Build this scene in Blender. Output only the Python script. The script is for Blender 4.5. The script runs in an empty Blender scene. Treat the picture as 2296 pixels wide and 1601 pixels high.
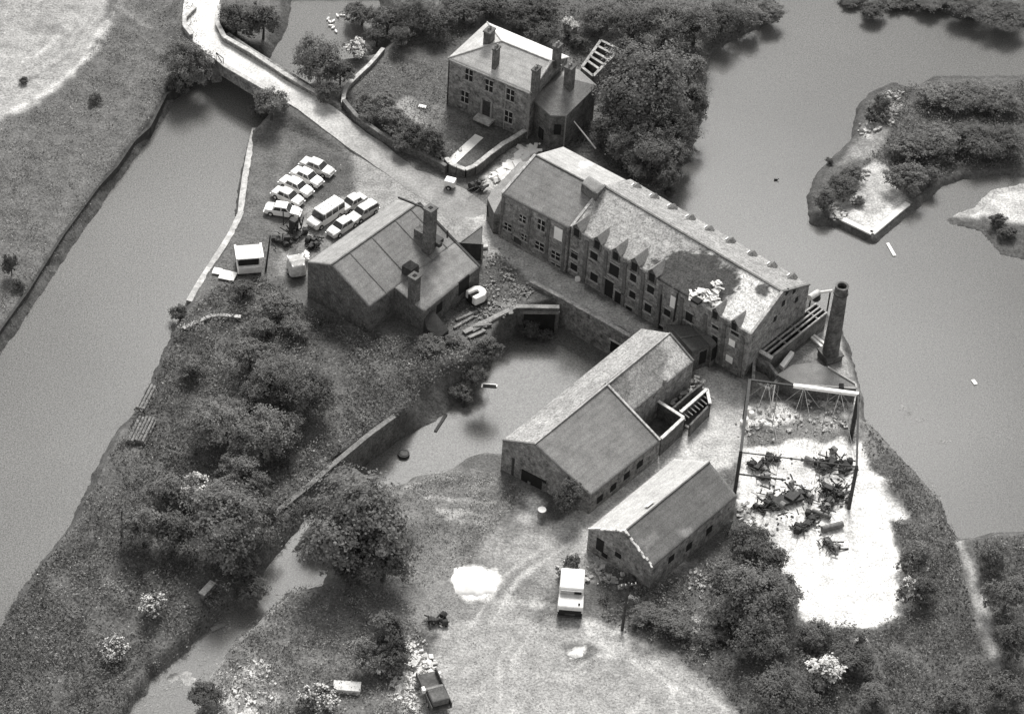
import bpy, math, random
import numpy as np
from mathutils import Vector
R = math.radians
PI = math.pi
rng = np.random.default_rng(7)
random.seed(7)
scene = bpy.context.scene
col = scene.collection
V = Vector

# ------------------------------------------------------------------ camera
W0, H0, F = 2296.0, 1601.0, 6500.0
TH, ROLL = R(43), 0.072
DIST = F / 21.0
fw = V((0, math.cos(TH), -math.sin(TH)))
r0 = V((1, 0, 0)); u0 = V((0, math.sin(TH), math.cos(TH)))
cr = r0 * math.cos(ROLL) + u0 * math.sin(ROLL)
cu = u0 * math.cos(ROLL) - r0 * math.sin(ROLL)
CAM = -fw * DIST

def P(x, y, z=0.0):
    d = fw + cr * ((x - W0 / 2) / F) + cu * ((H0 / 2 - y) / F)
    t = (z - CAM.z) / d.z
    return CAM + d * t

def PR(p):
    d = V(p) - CAM
    k = d.dot(fw)
    return (W0 / 2 + F * d.dot(cr) / k, H0 / 2 - F * d.dot(cu) / k)

def PRn(a):
    d = a - np.array(CAM)
    k = d @ np.array(fw)
    return np.stack([W0 / 2 + F * (d @ np.array(cr)) / k, H0 / 2 - F * (d @ np.array(cu)) / k], 1)

cam = bpy.data.cameras.new('camera')
cam.sensor_width = 36; cam.lens = 36 * F / W0
cam.clip_start = 1; cam.clip_end = 6000
co = bpy.data.objects.new('camera', cam); col.objects.link(co)
from mathutils import Matrix
co.matrix_world = Matrix(((cr.x, cu.x, -fw.x, CAM.x), (cr.y, cu.y, -fw.y, CAM.y), (cr.z, cu.z, -fw.z, CAM.z), (0, 0, 0, 1)))
scene.camera = co

# ------------------------------------------------------------------ light
SX, SY = 0.03, 0.9995
EL = R(47)
w = bpy.data.worlds.new("World"); scene.world = w; w.use_nodes = True
nt = w.node_tree; nt.nodes.clear()
sky = nt.nodes.new('ShaderNodeTexSky'); sky.sky_type = 'NISHITA'; sky.sun_disc = False
sky.sun_elevation = EL; sky.sun_rotation = math.atan2(SX, SY)
bw = nt.nodes.new('ShaderNodeRGBToBW'); bg = nt.nodes.new('ShaderNodeBackground'); bg.inputs[1].default_value = 0.085
wo = nt.nodes.new('ShaderNodeOutputWorld')
nt.links.new(sky.outputs[0], bw.inputs[0]); nt.links.new(bw.outputs[0], bg.inputs[0]); nt.links.new(bg.outputs[0], wo.inputs[0])
sl = bpy.data.lights.new('sun', 'SUN'); sl.energy = 1.5; sl.angle = R(19); sl.color = (1, .99, .97)
so = bpy.data.objects.new('sun', sl); col.objects.link(so)
sd = V((SX * math.cos(EL), SY * math.cos(EL), math.sin(EL)))
so.rotation_euler = sd.to_track_quat('Z', 'Y').to_euler(); so.location = sd * 200
scene.view_settings.view_transform = 'Standard'; scene.view_settings.look = 'None'
scene.view_settings.exposure = 1.77

# ------------------------------------------------------------------ materials
MATS = {}
TINT = (1.0, .985, .96)
def mat(name, tone=.2, var=.35, scale=.6, fine=.25, fscale=6., rough=.9, spec=.2, attr=None, lines=0., lfreq=12., trans=0., bump=0., pits=0., stretch=None):
    """procedural grey material: broad mottling, fine speckle, optional courses and an optional vertex tone"""
    if name in MATS: return MATS[name]
    m = bpy.data.materials.new(name); m.use_nodes = True
    n = m.node_tree.nodes; L = m.node_tree.links; n.clear()
    out = n.new('ShaderNodeOutputMaterial'); b = n.new('ShaderNodeBsdfPrincipled')
    b.inputs['Roughness'].default_value = rough; b.inputs['Specular IOR Level'].default_value = spec
    geo = n.new('ShaderNodeNewGeometry')
    vec = geo.outputs['Position']
    if stretch:
        mp = n.new('ShaderNodeMapping'); mp.inputs['Rotation'].default_value = (0, 0, stretch[1]); mp.inputs['Scale'].default_value = (stretch[0], 1, 1)
        L.new(vec, mp.inputs[0]); vec2 = mp.outputs[0]
    else: vec2 = vec
    def noise(s, det, v=vec, ro=.6):
        q = n.new('ShaderNodeTexNoise'); q.inputs['Scale'].default_value = s; q.inputs['Detail'].default_value = det
        q.inputs['Roughness'].default_value = ro
        L.new(v, q.inputs['Vector']); return q.outputs[0]
    def rng_(x, a, c, d, e):
        q = n.new('ShaderNodeMapRange'); q.inputs[1].default_value = a; q.inputs[2].default_value = c
        q.inputs[3].default_value = d; q.inputs[4].default_value = e; L.new(x, q.inputs[0]); return q.outputs[0]
    def mul(x, y, op='MULTIPLY'):
        q = n.new('ShaderNodeMath'); q.operation = op
        for i, s in enumerate((x, y)):
            if isinstance(s, (int, float)): q.inputs[i].default_value = s
            else: L.new(s, q.inputs[i])
        return q.outputs[0]
    big = rng_(noise(scale, 5, vec2), .3, .7, 1 - var, 1 + var)
    fin = rng_(noise(fscale, 3, ro=.8), .3, .7, 1 - fine, 1 + fine)
    f = mul(big, fin)
    if lines:
        s = n.new('ShaderNodeSeparateXYZ'); L.new(vec, s.inputs[0])
        q = mul(mul(s.outputs[2], lfreq), 0, 'SINE'); f = mul(f, rng_(q, .2, 1, 1, 1 - lines))
    if pits:
        f = mul(f, rng_(noise(fscale * .45, 2), .62, .68, 1, 1 - pits))
    if attr:
        a = n.new('ShaderNodeAttribute'); a.attribute_name = attr; f = mul(f, a.outputs['Fac'])
    else: f = mul(f, tone)
    f2 = n.new('ShaderNodeVectorMath'); f2.operation = 'SCALE'; f2.inputs[0].default_value = TINT
    L.new(f, f2.inputs['Scale'])
    L.new(f2.outputs[0], b.inputs['Base Color'])
    if bump:
        bp = n.new('ShaderNodeBump'); bp.inputs['Strength'].default_value = bump; bp.inputs['Distance'].default_value = .15
        L.new(noise(fscale * .5, 4), bp.inputs['Height']); L.new(bp.outputs[0], b.inputs['Normal'])
    if trans:
        t = n.new('ShaderNodeBsdfTranslucent'); L.new(f2.outputs[0], t.inputs[0])
        mx = n.new('ShaderNodeMixShader'); mx.inputs[0].default_value = trans
        L.new(b.outputs[0], mx.inputs[1]); L.new(t.outputs[0], mx.inputs[2]); L.new(mx.outputs[0], out.inputs[0])
    else: L.new(b.outputs[0], out.inputs[0])
    MATS[name] = m; return m

M_ground = mat('earth and grass', attr='tone', var=.30, scale=.6, fine=.55, fscale=4.2, bump=.8)
M_far = mat('far ground', tone=.12, var=.4, scale=.25, fine=.5, fscale=3.2, bump=.6)
M_brick = mat('old brick', .20, .5, 1.3, .55, 3.2, pits=.5, bump=.4)
M_brickD = mat('sooty brick', .11, .4, 1.0, .45, 4.0, pits=.3, bump=.3)
M_brickL = mat('pale brick', .14, .3, 1.2, .3, 5)
M_stone = mat('coping stone', .42, .35, 1.5, .3, 5)
M_concrete = mat('concrete', .42, .2, .6, .22, 5)
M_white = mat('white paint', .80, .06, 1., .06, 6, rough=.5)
M_dull = mat('dull white', .6, .2, 1.2, .2, 5)
M_dark = mat('dark opening', .018, .3, 1, .3, 5)
M_glass = mat('dark glass', .03, .2, 1, .1, 5, rough=.15, spec=.6)
M_iron = mat('rusty iron', .045, .4, 2, .3, 6, rough=.7)
M_ironL = mat('grey metal', .2, .3, 2, .3, 6, rough=.6)
M_tyre = mat('tyre', .02, .1, 1, .1, 5)
M_wood = mat('weathered timber', .2, .35, 2, .35, 6)
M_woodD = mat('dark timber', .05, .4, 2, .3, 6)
M_leaf = mat('tree leaves', .165, .4, .7, .45, 2.6, trans=.3)
M_leafD = mat('dark leaves', .125, .4, .7, .4, 2.6, trans=.3)
M_leafL = mat('pale leaves', .20, .4, .9, .45, 2.6, trans=.3)
M_bloom = mat('white blossom', .62, .3, 2, .3, 6, trans=.2)
M_under = mat('undergrowth leaves', attr='tone', var=.45, scale=.45, fine=.5, fscale=2.2, trans=.2)
M_bark = mat('bark', .06, .3, 2, .3, 6)
M_roof = mat('roof covering', attr='tone', var=.18, scale=.9, fine=.38, fscale=7, lines=.10, lfreq=20)
M_roofM = mat('mottled tiles', attr='tone', var=.25, scale=1.1, fine=.62, fscale=5, pits=.4, lines=.12, lfreq=22)
M_white_waste = mat('white waste', .85, .06, .5, .10, 2.5)

def water_mat():
    m = bpy.data.materials.new('murky water'); m.use_nodes = True
    n = m.node_tree.nodes; L = m.node_tree.links; b = n['Principled BSDF']
    geo = n.new('ShaderNodeNewGeometry')
    q = n.new('ShaderNodeTexNoise'); q.inputs['Scale'].default_value = .035; q.inputs['Detail'].default_value = 4
    L.new(geo.outputs['Position'], q.inputs['Vector'])
    g = n.new('ShaderNodeTexNoise'); g.inputs['Scale'].default_value = 6.5; g.inputs['Detail'].default_value = 2; g.inputs['Roughness'].default_value = .8
    L.new(geo.outputs['Position'], g.inputs['Vector'])
    r1 = n.new('ShaderNodeMapRange'); r1.inputs[1].default_value = .3; r1.inputs[2].default_value = .7; r1.inputs[3].default_value = .88; r1.inputs[4].default_value = 1.12
    L.new(q.outputs[0], r1.inputs[0])
    r2 = n.new('ShaderNodeMapRange'); r2.inputs[1].default_value = .3; r2.inputs[2].default_value = .7; r2.inputs[3].default_value = .5; r2.inputs[4].default_value = 1.5
    L.new(g.outputs[0], r2.inputs[0])
    # body colour paler towards the west
    s = n.new('ShaderNodeSeparateXYZ'); L.new(geo.outputs['Position'], s.inputs[0])
    r3 = n.new('ShaderNodeMapRange'); r3.inputs[1].default_value = -45; r3.inputs[2].default_value = 45; r3.inputs[3].default_value = .14; r3.inputs[4].default_value = .115
    L.new(s.outputs[0], r3.inputs[0])
    a = n.new('ShaderNodeMath'); a.operation = 'MULTIPLY'; L.new(r1.outputs[0], a.inputs[0]); L.new(r2.outputs[0], a.inputs[1])
    c = n.new('ShaderNodeMath'); c.operation = 'MULTIPLY'; L.new(a.outputs[0], c.inputs[0]); L.new(r3.outputs[0], c.inputs[1])
    f = n.new('ShaderNodeVectorMath'); f.operation = 'SCALE'; f.inputs[0].default_value = (1, .985, .955); L.new(c.outputs[0], f.inputs['Scale'])
    L.new(f.outputs[0], b.inputs['Base Color'])
    b.inputs['Roughness'].default_value = .17; b.inputs['IOR'].default_value = 1.33; b.inputs['Specular IOR Level'].default_value = .056
    bp = n.new('ShaderNodeBump'); bp.inputs['Strength'].default_value = .12; bp.inputs['Distance'].default_value = .05
    g2 = n.new('ShaderNodeTexNoise'); g2.inputs['Scale'].default_value = 2.2; g2.inputs['Detail'].default_value = 3; L.new(geo.outputs['Position'], g2.inputs['Vector'])
    L.new(g2.outputs[0], bp.inputs['Height']); L.new(bp.outputs[0], b.inputs['Normal'])
    return m
M_water = water_mat()

# ------------------------------------------------------------------ mesh helpers
def mesh_np(name, verts, faces, mats, attr=None):
    """faces: (M,k) int array; fast"""
    me = bpy.data.meshes.new(name)
    verts = np.asarray(verts, dtype=np.float32); faces = np.asarray(faces, dtype=np.int32)
    k = faces.shape[1]
    me.vertices.add(len(verts)); me.vertices.foreach_set('co', verts.ravel())
    me.loops.add(faces.size); me.loops.foreach_set('vertex_index', faces.ravel())
    me.polygons.add(len(faces)); me.polygons.foreach_set('loop_start', np.arange(0, faces.size, k, dtype=np.int32))
    me.polygons.foreach_set('loop_total', np.full(len(faces), k, dtype=np.int32))
    me.update(calc_edges=True)
    for m in (mats if isinstance(mats, (list, tuple)) else [mats]): me.materials.append(m)
    if attr is not None:
        a = me.attributes.new('tone', 'FLOAT', 'POINT'); a.data.foreach_set('value', np.asarray(attr, dtype=np.float32))
    return me

def link(name, me, parent=None, loc=(0, 0, 0)):
    o = bpy.data.objects.new(name, me); col.objects.link(o); o.location = loc
    if parent: o.parent = parent
    return o

def tag(o, label=None, cat=None, group=None, kind=None):
    if label: o['label'] = label
    if cat: o['category'] = cat
    if group: o['group'] = group
    if kind: o['kind'] = kind
    return o

def thing(name, label, cat, loc, rz=0, group=None):
    o = bpy.data.objects.new(name, None); col.objects.link(o); o.empty_display_size = .5
    o.location = V(loc); o.rotation_euler = (0, 0, rz)
    return tag(o, label, cat, group)

class MB:
    def __init__(s): s.v = []; s.f = []
    def add(s, vs, fs):
        n = len(s.v); s.v += [tuple(v) for v in vs]; s.f += [tuple(i + n for i in f) for f in fs]; return s
    def box(s, c, size, rz=0, tilt=None):
        hx, hy, hz = [q / 2 for q in size]
        m = Matrix.Rotation(rz, 3, 'Z')
        if tilt: m = m @ Matrix.Rotation(tilt[1], 3, tilt[0])
        vs = [V(c) + m @ V((x, y, z)) for x in (-hx, hx) for y in (-hy, hy) for z in (-hz, hz)]
        return s.add(vs, [(0, 1, 3, 2), (4, 6, 7, 5), (0, 4, 5, 1), (2, 3, 7, 6), (0, 2, 6, 4), (1, 5, 7, 3)])
    def bar(s, a, b, w, h=None, up=(0, 0, 1)):
        a = V(a); b = V(b); h = h or w; d = (b - a).normalized(); up = V(up)
        if abs(d.dot(up)) > .98: up = V((1, 0, 0))
        x = d.cross(up).normalized() * w / 2; y = x.cross(d).normalized() * h / 2
        return s.add([a - x - y, a + x - y, a + x + y, a - x + y, b - x - y, b + x - y, b + x + y, b - x + y],
                     [(3, 2, 1, 0), (4, 5, 6, 7), (0, 1, 5, 4), (1, 2, 6, 5), (2, 3, 7, 6), (3, 0, 4, 7)])
    def tube(s, a, b, r1, r2=None, n=12, cap=True):
        a = V(a); b = V(b); r2 = r1 if r2 is None else r2; d = (b - a).normalized()
        up = V((0, 0, 1)) if abs(d.z) < .95 else V((1, 0, 0))
        x = d.cross(up).normalized(); y = x.cross(d)
        vs = []
        for p, r in ((a, r1), (b, r2)):
            for i in range(n):
                t = 2 * PI * i / n; vs.append(p + x * math.cos(t) * r + y * math.sin(t) * r)
        fs = [(i, (i + 1) % n, n + (i + 1) % n, n + i) for i in range(n)]
        if cap: fs += [tuple(range(n))[::-1], tuple(range(n, 2 * n))]
        return s.add(vs, fs)
    def prism(s, poly, z0, z1):
        """poly list of (x,y) or 3D points; vertical prism"""
        n = len(poly)
        vs = [(p[0], p[1], z0) for p in poly] + [(p[0], p[1], z1) for p in poly]
        return s.add(vs, [tuple(range(n))[::-1], tuple(range(n, 2 * n))] + [(i, (i + 1) % n, n + (i + 1) % n, n + i) for i in range(n)])
    def slab(s, pts, t):
        """roof slab from 3D polygon, thickness t downward"""
        n = len(pts)
        vs = [tuple(p) for p in pts] + [(p[0], p[1], p[2] - t) for p in pts]
        return s.add(vs, [tuple(range(n)), tuple(range(n, 2 * n))[::-1]] + [(i, n + i, n + (i + 1) % n, (i + 1) % n) for i in range(n)])
    def shell(s, top, z0):
        """walls hanging from a ring of 3D points down to z0"""
        n = len(top)
        vs = [tuple(p) for p in top] + [(p[0], p[1], z0) for p in top]
        return s.add(vs, [(i, n + i, n + (i + 1) % n, (i + 1) % n) for i in range(n)])
    def build(s, name, m, parent=None, base=None, bevel=0, smooth=False, tone=None):
        base = V(base) if base is not None else (parent_base(parent) if parent else V((0, 0, 0)))
        me = bpy.data.meshes.new(name)
        me.from_pydata([tuple(V(v) - base) for v in s.v], [], s.f); me.materials.append(m); me.update()
        if tone is not None:
            a = me.attributes.new('tone', 'FLOAT', 'POINT'); a.data.foreach_set('value', np.full(len(s.v), tone, dtype=np.float32))
        if smooth:
            for p in me.polygons: p.use_smooth = True
        o = link(name, me, parent, (0, 0, 0) if parent else base)
        if bevel:
            b = o.modifiers.new('b', 'BEVEL'); b.width = bevel; b.segments = 2; b.limit_method = 'ANGLE'
        return o

def parent_base(p):
    b = V((0, 0, 0))
    while p: b += V(p.location); p = p.parent
    return b

def H2(ix, iy, seed):
    h = (ix * 374761393 + iy * 668265263 + seed * 1442695041) & 0x7fffffff
    h = ((h ^ (h >> 13)) * 1274126177) & 0x7fffffff
    return ((h ^ (h >> 16)) & 0xffff) / 65535.0
def vn(x, y, seed=0):
    x = np.asarray(x, float); y = np.asarray(y, float)
    ix = np.floor(x).astype(np.int64); iy = np.floor(y).astype(np.int64); fx = x - ix; fy = y - iy
    fx = fx * fx * (3 - 2 * fx); fy = fy * fy * (3 - 2 * fy)
    a = H2(ix, iy, seed); b = H2(ix + 1, iy, seed); c = H2(ix, iy + 1, seed); d = H2(ix + 1, iy + 1, seed)
    return (a * (1 - fx) + b * fx) * (1 - fy) + (c * (1 - fx) + d * fx) * fy
def fbm(x, y, seed=0, o=4):
    s = 0; a = .5; t = 0
    for i in range(o):
        s = s + a * vn(x, y, seed + i * 17); t += a; a *= .55; x = x * 2.03 + 5.1; y = y * 2.03 + 9.7
    return s / t

def sdf(px, py, poly):
    """signed distance, positive inside"""
    poly = np.asarray(poly, float); d = np.full(px.shape, 1e9); ins = np.zeros(px.shape, bool)
    n = len(poly)
    for i in range(n):
        ax, ay = poly[i]; bx, by = poly[(i + 1) % n]
        ex, ey = bx - ax, by - ay; wx, wy = px - ax, py - ay
        t = np.clip((wx * ex + wy * ey) / (ex * ex + ey * ey + 1e-12), 0, 1)
        d = np.minimum(d, (wx - ex * t) ** 2 + (wy - ey * t) ** 2)
        c = ((ay > py) != (by > py)) & (px < (bx - ax) * (py - ay) / (by - ay + 1e-12) + ax)
        ins ^= c
    d = np.sqrt(d); return np.where(ins, d, -d)
def dline(px, py, pts):
    d = np.full(px.shape, 1e9); tt = np.zeros(px.shape)
    for i in range(len(pts) - 1):
        ax, ay = pts[i][0], pts[i][1]; bx, by = pts[i + 1][0], pts[i + 1][1]
        ex, ey = bx - ax, by - ay
        t = np.clip(((px - ax) * ex + (py - ay) * ey) / (ex * ex + ey * ey + 1e-12), 0, 1)
        q = np.hypot(px - ax - ex * t, py - ay - ey * t); z = pts[i][2] * (1 - t) + pts[i + 1][2] * t
        tt = np.where(q < d, z, tt); d = np.minimum(d, q)
    return d, tt
def ss(x, a, b):
    t = np.clip((x - a) / (b - a), 0, 1); return t * t * (3 - 2 * t)
def poly(pts, z=0.):
    return [(lambda q: (q.x, q.y))(P(p[0], p[1], p[2] if len(p) > 2 else z)) for p in pts]

# ------------------------------------------------------------------ terrain
WZ = -1.4
BZ = -3.6
IZ = -.75
CANAL = poly([(640, -30, 0), (630, 40), (590, 110), (500, 75), (480, 120, WZ), (385, 215, WZ), (312, 325, WZ), (232, 432, WZ), (152, 545, WZ), (15, 750, WZ), (-60, 850, WZ),
              (-300, 1200), (-300, 1800), (-60, 1560), (8, 1400), (60, 1308), (115, 1232), (172, 1160), (215, 1062), (265, 962), (330, 892), (385, 762), (410, 705), (423, 680), (468, 602), (498, 560), (540, 482), (548, 400), (575, 280),
              (620, 240), (700, 222), (690, 190), (760, 130), (850, 115), (890, 80), (880, 20), (860, -30)])
BASIN = poly([(1102, 832), (1112, 800), (1135, 765), (1180, 745), (1248, 730), (1300, 754), (1347, 781), (1400, 808), (1450, 860), (1330, 940), (1200, 1070), (1112, 1062), (1040, 1046), (980, 1056), (920, 1066), (870, 1092), (800, 1092), (752, 1088),
              (795, 1062), (850, 1018), (895, 990), (980, 948), (1032, 908), (1062, 890), (1085, 872)], BZ)
STEEP = [P(1040, 748), P(1156, 690), P(1250, 690), P(1252, 668), P(1300, 696), P(1436, 772), P(1502, 747, 4), P(1438, 737, 4.2), P(1150, 970, 4.2)]
STEEP2 = [P(884, 936), P(790, 1008), P(690, 1094), P(600, 1172)]
CREEK = poly([(250, 1680), (335, 1535), (425, 1455), (492, 1390), (560, 1330), (625, 1318), (650, 1330), (600, 1380), (530, 1440), (480, 1500), (440, 1570), (420, 1680)], WZ)
TRENCH = [P(735, 1098), P(690, 1150), P(640, 1215), P(600, 1265), P(575, 1325)]
POOL = poly([(575, 1322), (598, 1268, WZ), (640, 1232, WZ), (700, 1208, WZ), (760, 1240), (740, 1300), (690, 1314), (620, 1322)])
RIVER = poly([(1720, -80), (1730, 22), (1645, 58), (1580, 98), (1562, 250), (1538, 330), (1506, 365), (1496, 430), (1490, 470), (1545, 500), (1690, 588), (1808, 655), (1875, 720), (1897, 765), (1922, 872), (1932, 930), (1985, 982), (2060, 1062), (2102, 1112), (2112, 1158),
              (2150, 1206), (2250, 1186), (2400, 1190), (2900, 1150), (2900, -60)])
ISLE = poly([(1935, 240), (1962, 205), (2002, 188), (2052, 200), (2100, 172), (2300, 172), (2600, 180), (2600, 380), (2296, 378), (2255, 374), (2150, 386), (2110, 400), (2070, 432), (2036, 460), (1956, 526), (1885, 492), (1832, 490), (1824, 432), (1850, 380), (1922, 310)], IZ)
SPIT = poly([(2140, 474), (2200, 450), (2240, 412), (2300, 400), (2600, 400), (2600, 560), (2300, 552), (2255, 542), (2212, 492)])
TOPB = poly([(1900, -110), (1930, -6), (1955, 10), (2000, -8), (2100, -10), (2150, 12), (2296, 32), (2600, 45), (2600, -110)])
ROAD = [P(462, -60, .9), P(452, 0, 1.3), P(450, 45, 1.6), P(474, 92, 1.9), P(530, 130, 2.0), P(600, 174, 1.9), P(672, 218, 1.4), P(742, 268, .8), P(812, 322, .3), P(880, 370, .05), P(950, 415, .03), (P(1010, 445, .03)), P(1060, 490, .0)]

def height(px, py):
    wd = np.maximum.reduce([sdf(px, py, CANAL), sdf(px, py, POOL), 1.2 - dline(px, py, TRENCH)[0],
                            np.minimum(sdf(px, py, RIVER), -np.maximum.reduce([sdf(px, py, ISLE), sdf(px, py, SPIT), sdf(px, py, TOPB)]))])
    wd = wd + (fbm(px * .6, py * .6, 3) - .5) * .45 + (fbm(px * 1.7, py * 1.7, 4) - .5) * .4
    land = -wd
    z = WZ - .3 + ss(land, -1.4, .7) * 1.7 - 1.0 * ss(-land, .3, 3)
    z = z + (fbm(px * .12, py * .12, 11) - .5) * .35 * ss(land, 0, 4)
    rd, rz = dline(px, py, ROAD)
    zr = rz - .12 - np.maximum(0, rd - 2.6) * .75
    up = ss(land, -.6, 1.0)
    z = np.where(rd < 9, np.maximum(z, zr * up + z * (1 - up)), z)
    isl = sdf(px, py, ISLE); z = np.where(isl > -2, np.minimum(z, IZ + (fbm(px * .3, py * .3, 8) - .5) * .3), z)
    # low spit of sand
    sp = sdf(px, py, SPIT); z = np.where(sp > -1, np.minimum(z, WZ + .05 + np.clip(sp, 0, 3) * .12), z)
    # the basin lies lower, between retaining walls and sloping banks
    n6 = (fbm(px * .6, py * .6, 5) - .5)
    wst = 1.0 + 3.6 * ss(dline(px, py, STEEP)[0], 2.2, 7.)
    st_ = ss(np.minimum(dline(px, py, STEEP)[0], dline(px, py, STEEP2)[0] + 1.), 2.2, 7.)
    zb = BZ - .5 + ss(-sdf(px, py, BASIN) + n6 * (.1 + .9 * st_), .1 - .9 * st_, .6 + 4.0 * st_) * (-BZ + .5)
    z = np.where(zb < -.02, np.minimum(z, zb), z)
    cd = -sdf(px, py, CREEK) + n6 * .8
    z = np.minimum(z, np.where(cd < 1.2, WZ - .12 + np.clip(n6, -.25, .3) * .55 + ss(cd, -.2, 1.0) * 1.6, 99))
    # flat made ground where the buildings and lanes stand
    return z, land

xs = np.arange(-72, 74, .3); ys = np.arange(-60, 76, .3)
GX, GY = np.meshgrid(xs, ys)
gx, gy = GX.ravel(), GY.ravel()
gz, gl = height(gx, gy)
YARD = poly([(800, 330), (850, 340), (1000, 400), (1100, 390), (1200, 340), (1400, 400), (1830, 620), (1920, 870), (1920, 1000), (1690, 1110), (1470, 1280), (1310, 1260), (1190, 1220), (1330, 1100), (1500, 960), (1600, 850), (1440, 790), (1250, 690), (1080, 560), (690, 600), (600, 500), (700, 370)])
yd = ss(sdf(gx, gy, YARD), -1.5, 1.5)
bd = -sdf(gx, gy, BASIN)
gz = np.where((gl > .6) & (bd > .6 + 4.0 * ss(np.minimum(dline(gx, gy, STEEP)[0], dline(gx, gy, STEEP2)[0] + 1.), 2.2, 7.)), gz * (1 - yd) + np.maximum(gz * .15, -.05) * yd, gz)

# tone zones: (polygon in photograph pixels, tone, edge softness m, wobble m)
jit = (fbm(gx * .35, gy * .35, 21) - .5) * 2; jit2 = (fbm(gx * 1.3, gy * 1.3, 29) - .5) * 2
tone = .105 + .025 * jit
def zone(pts, t, soft=.6, wob=1.2, z=0.):
    global tone
    d = sdf(gx, gy, poly(pts, z)) + jit * wob + jit2 * wob * .45
    k = ss(d, -soft, soft); tone = tone * (1 - k) + t * k
def streak(pts, wpx, t, soft=.5, wob=.6, k0=1.):
    global tone
    q = [(*(lambda a: (a.x, a.y))(P(*p)), 0) for p in pts]
    d, _ = dline(gx, gy, q)
    k = ss(wpx / 21. / 2 - d + jit * wob + jit2 * wob * .6, -soft, soft) * k0; tone = tone * (1 - k) + t * k
# left bank
zone([(-80, -80), (440, -80), (480, 80), (330, 300), (-80, 900)], .115, 1, 1)
zone([(-60, -60), (250, -60), (235, 60), (165, 170), (90, 235), (-60, 300)], .29, .5, .7)
zone([(-60, -60), (190, -60), (190, 20), (110, 62), (-60, 95)], .26, .8, 2.0)
streak([(330, 60), (250, 10)], 12, .25, .8, 1.0)
streak([(270, 0), (215, 110), (130, 190), (20, 255)], 14, .42, .5, .8, .8)
streak([(230, 30), (170, 130), (60, 200)], 8, .28, .5, .8, .7)
streak([(215, 20), (150, 130), (40, 195)], 9, .17, .3, .5, .8); streak([(190, 30), (130, 120), (20, 175)], 7, .2, .3, .5, .8)
streak([(240, 40), (175, 150), (95, 215), (10, 255)], 8, .50, .3, .4, .8); streak([(20, 150), (90, 120), (150, 60)], 9, .42, .4, .8, .8)
for a in ([(20, 200), (60, 175)], [(40, 110), (90, 100)], [(90, 60), (130, 70)], [(30, 180), (50, 190)]): streak(a, 18, .16, .5, 1.6, .7)
streak([(540, -40), (445, 85), (380, 230), (300, 360), (180, 510), (60, 680)], 26, .17, 1., 1.4, .8)
streak([(330, 130), (240, 330), (100, 520)], 10, .155, .8, 1.2, .6)
# car park and grass by the canal
zone([(575, 270), (640, 300), (790, 380), (800, 480), (690, 600), (500, 700), (420, 690), (530, 500)], .12, 1, 1)
zone([(690, 330), (790, 360), (802, 440), (760, 462), (700, 440), (640, 380)], .085, .5, .5)
zone([(802, 345), (870, 345), (950, 400), (1010, 440), (1090, 520), (1090, 570), (960, 640), (700, 590), (620, 620), (640, 540), (690, 470), (750, 455), (798, 440)], .25, .6, .8)
zone([(640, 560), (760, 520), (700, 600), (640, 640)], .16, .8, 1.5)
# garden of the house
zone([(770, 240), (865, 115), (1000, 140), (1005, 250), (1180, 310), (1065, 390), (1000, 380), (850, 310)], .10, .6, 1.)
zone([(900, 240), (1010, 250), (1090, 290), (1040, 300), (900, 300)], .16, 1.2, 2.5)
streak([(905, 232), (935, 262), (960, 300)], 12, .3, .8, 1.8, .8)
zone([(1160, 320), (1200, 350), (1130, 430), (1080, 425), (1090, 395)], .42, .5, 1.4)
# lane by the mill, around the halls
zone([(1040, 460), (1110, 500), (1270, 620), (1420, 715), (1560, 815), (1670, 860), (1680, 1010), (1560, 1080), (1400, 1220), (1320, 1290), (1180, 1300), (1190, 1190), (1330, 1130), (1480, 1010), (1600, 910), (1560, 830), (1440, 770), (1250, 670), (1090, 560)], .42, .5, .8)
streak([(1600, 900), (1640, 960), (1560, 1030), (1440, 1130), (1330, 1200)], 22, .36, 1, 1, .7)
zone([(1480, 1015), (1520, 1010), (1330, 1200), (1300, 1180)], .40, 1., 1, )
# basin margin, field in the middle
zone([(870, 1090), (980, 1050), (1110, 1060), (1200, 1090), (1250, 1180), (1180, 1240), (1000, 1240), (900, 1170)], .15, 1, 2)
for a, b, c in (((985, 1145), (1060, 1150), (1120, 1175)), ((1010, 1165), (1080, 1175), (1130, 1190)), ((900, 1090), (960, 1075), (1020, 1075)), ((960, 1115), (1020, 1120), (1100, 1128))):
    streak([a, b, c], 5, .34, .3, .6, .8)
zone([(1165, 1115), (1215, 1120), (1225, 1165), (1175, 1165)], .65, .9, 1.6)
zone([(1115, 1190), (1300, 1190), (1330, 1240), (1240, 1330), (1120, 1360), (1060, 1240)], .26, 1.5, 2)
zone([(880, 1260), (1020, 1220), (1240, 1300), (1200, 1400), (940, 1400), (860, 1320)], .19, 1.5, 2)
zone([(1003, 1300), (1040, 1266), (1115, 1270), (1128, 1300), (1095, 1345), (1050, 1340)], .82, .35, .9)
zone([(960, 1400), (1120, 1350), (1260, 1385), (1400, 1420), (1520, 1490), (1620, 1560), (1700, 1700), (900, 1700), (990, 1580), (960, 1480)], .28, 1.2, 2)
zone([(1080, 1560), (1200, 1540), (1420, 1600), (1400, 1700), (1000, 1700)], .31, 2, 3)
streak([(1130, 1350), (1220, 1360), (1300, 1395), (1420, 1430)], 18, .44, 1., 1.5, .8)
streak([(1270, 1430), (1380, 1450), (1440, 1500), (1450, 1560), (1400, 1620)], 8, .40, .3, .4, .6)
streak([(1300, 1420), (1420, 1450), (1500, 1510), (1560, 1600)], 7, .40, .3, .4, .6)
streak([(1240, 1500), (1340, 1520), (1380, 1580)], 8, .22, .4, .8, .5)
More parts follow.
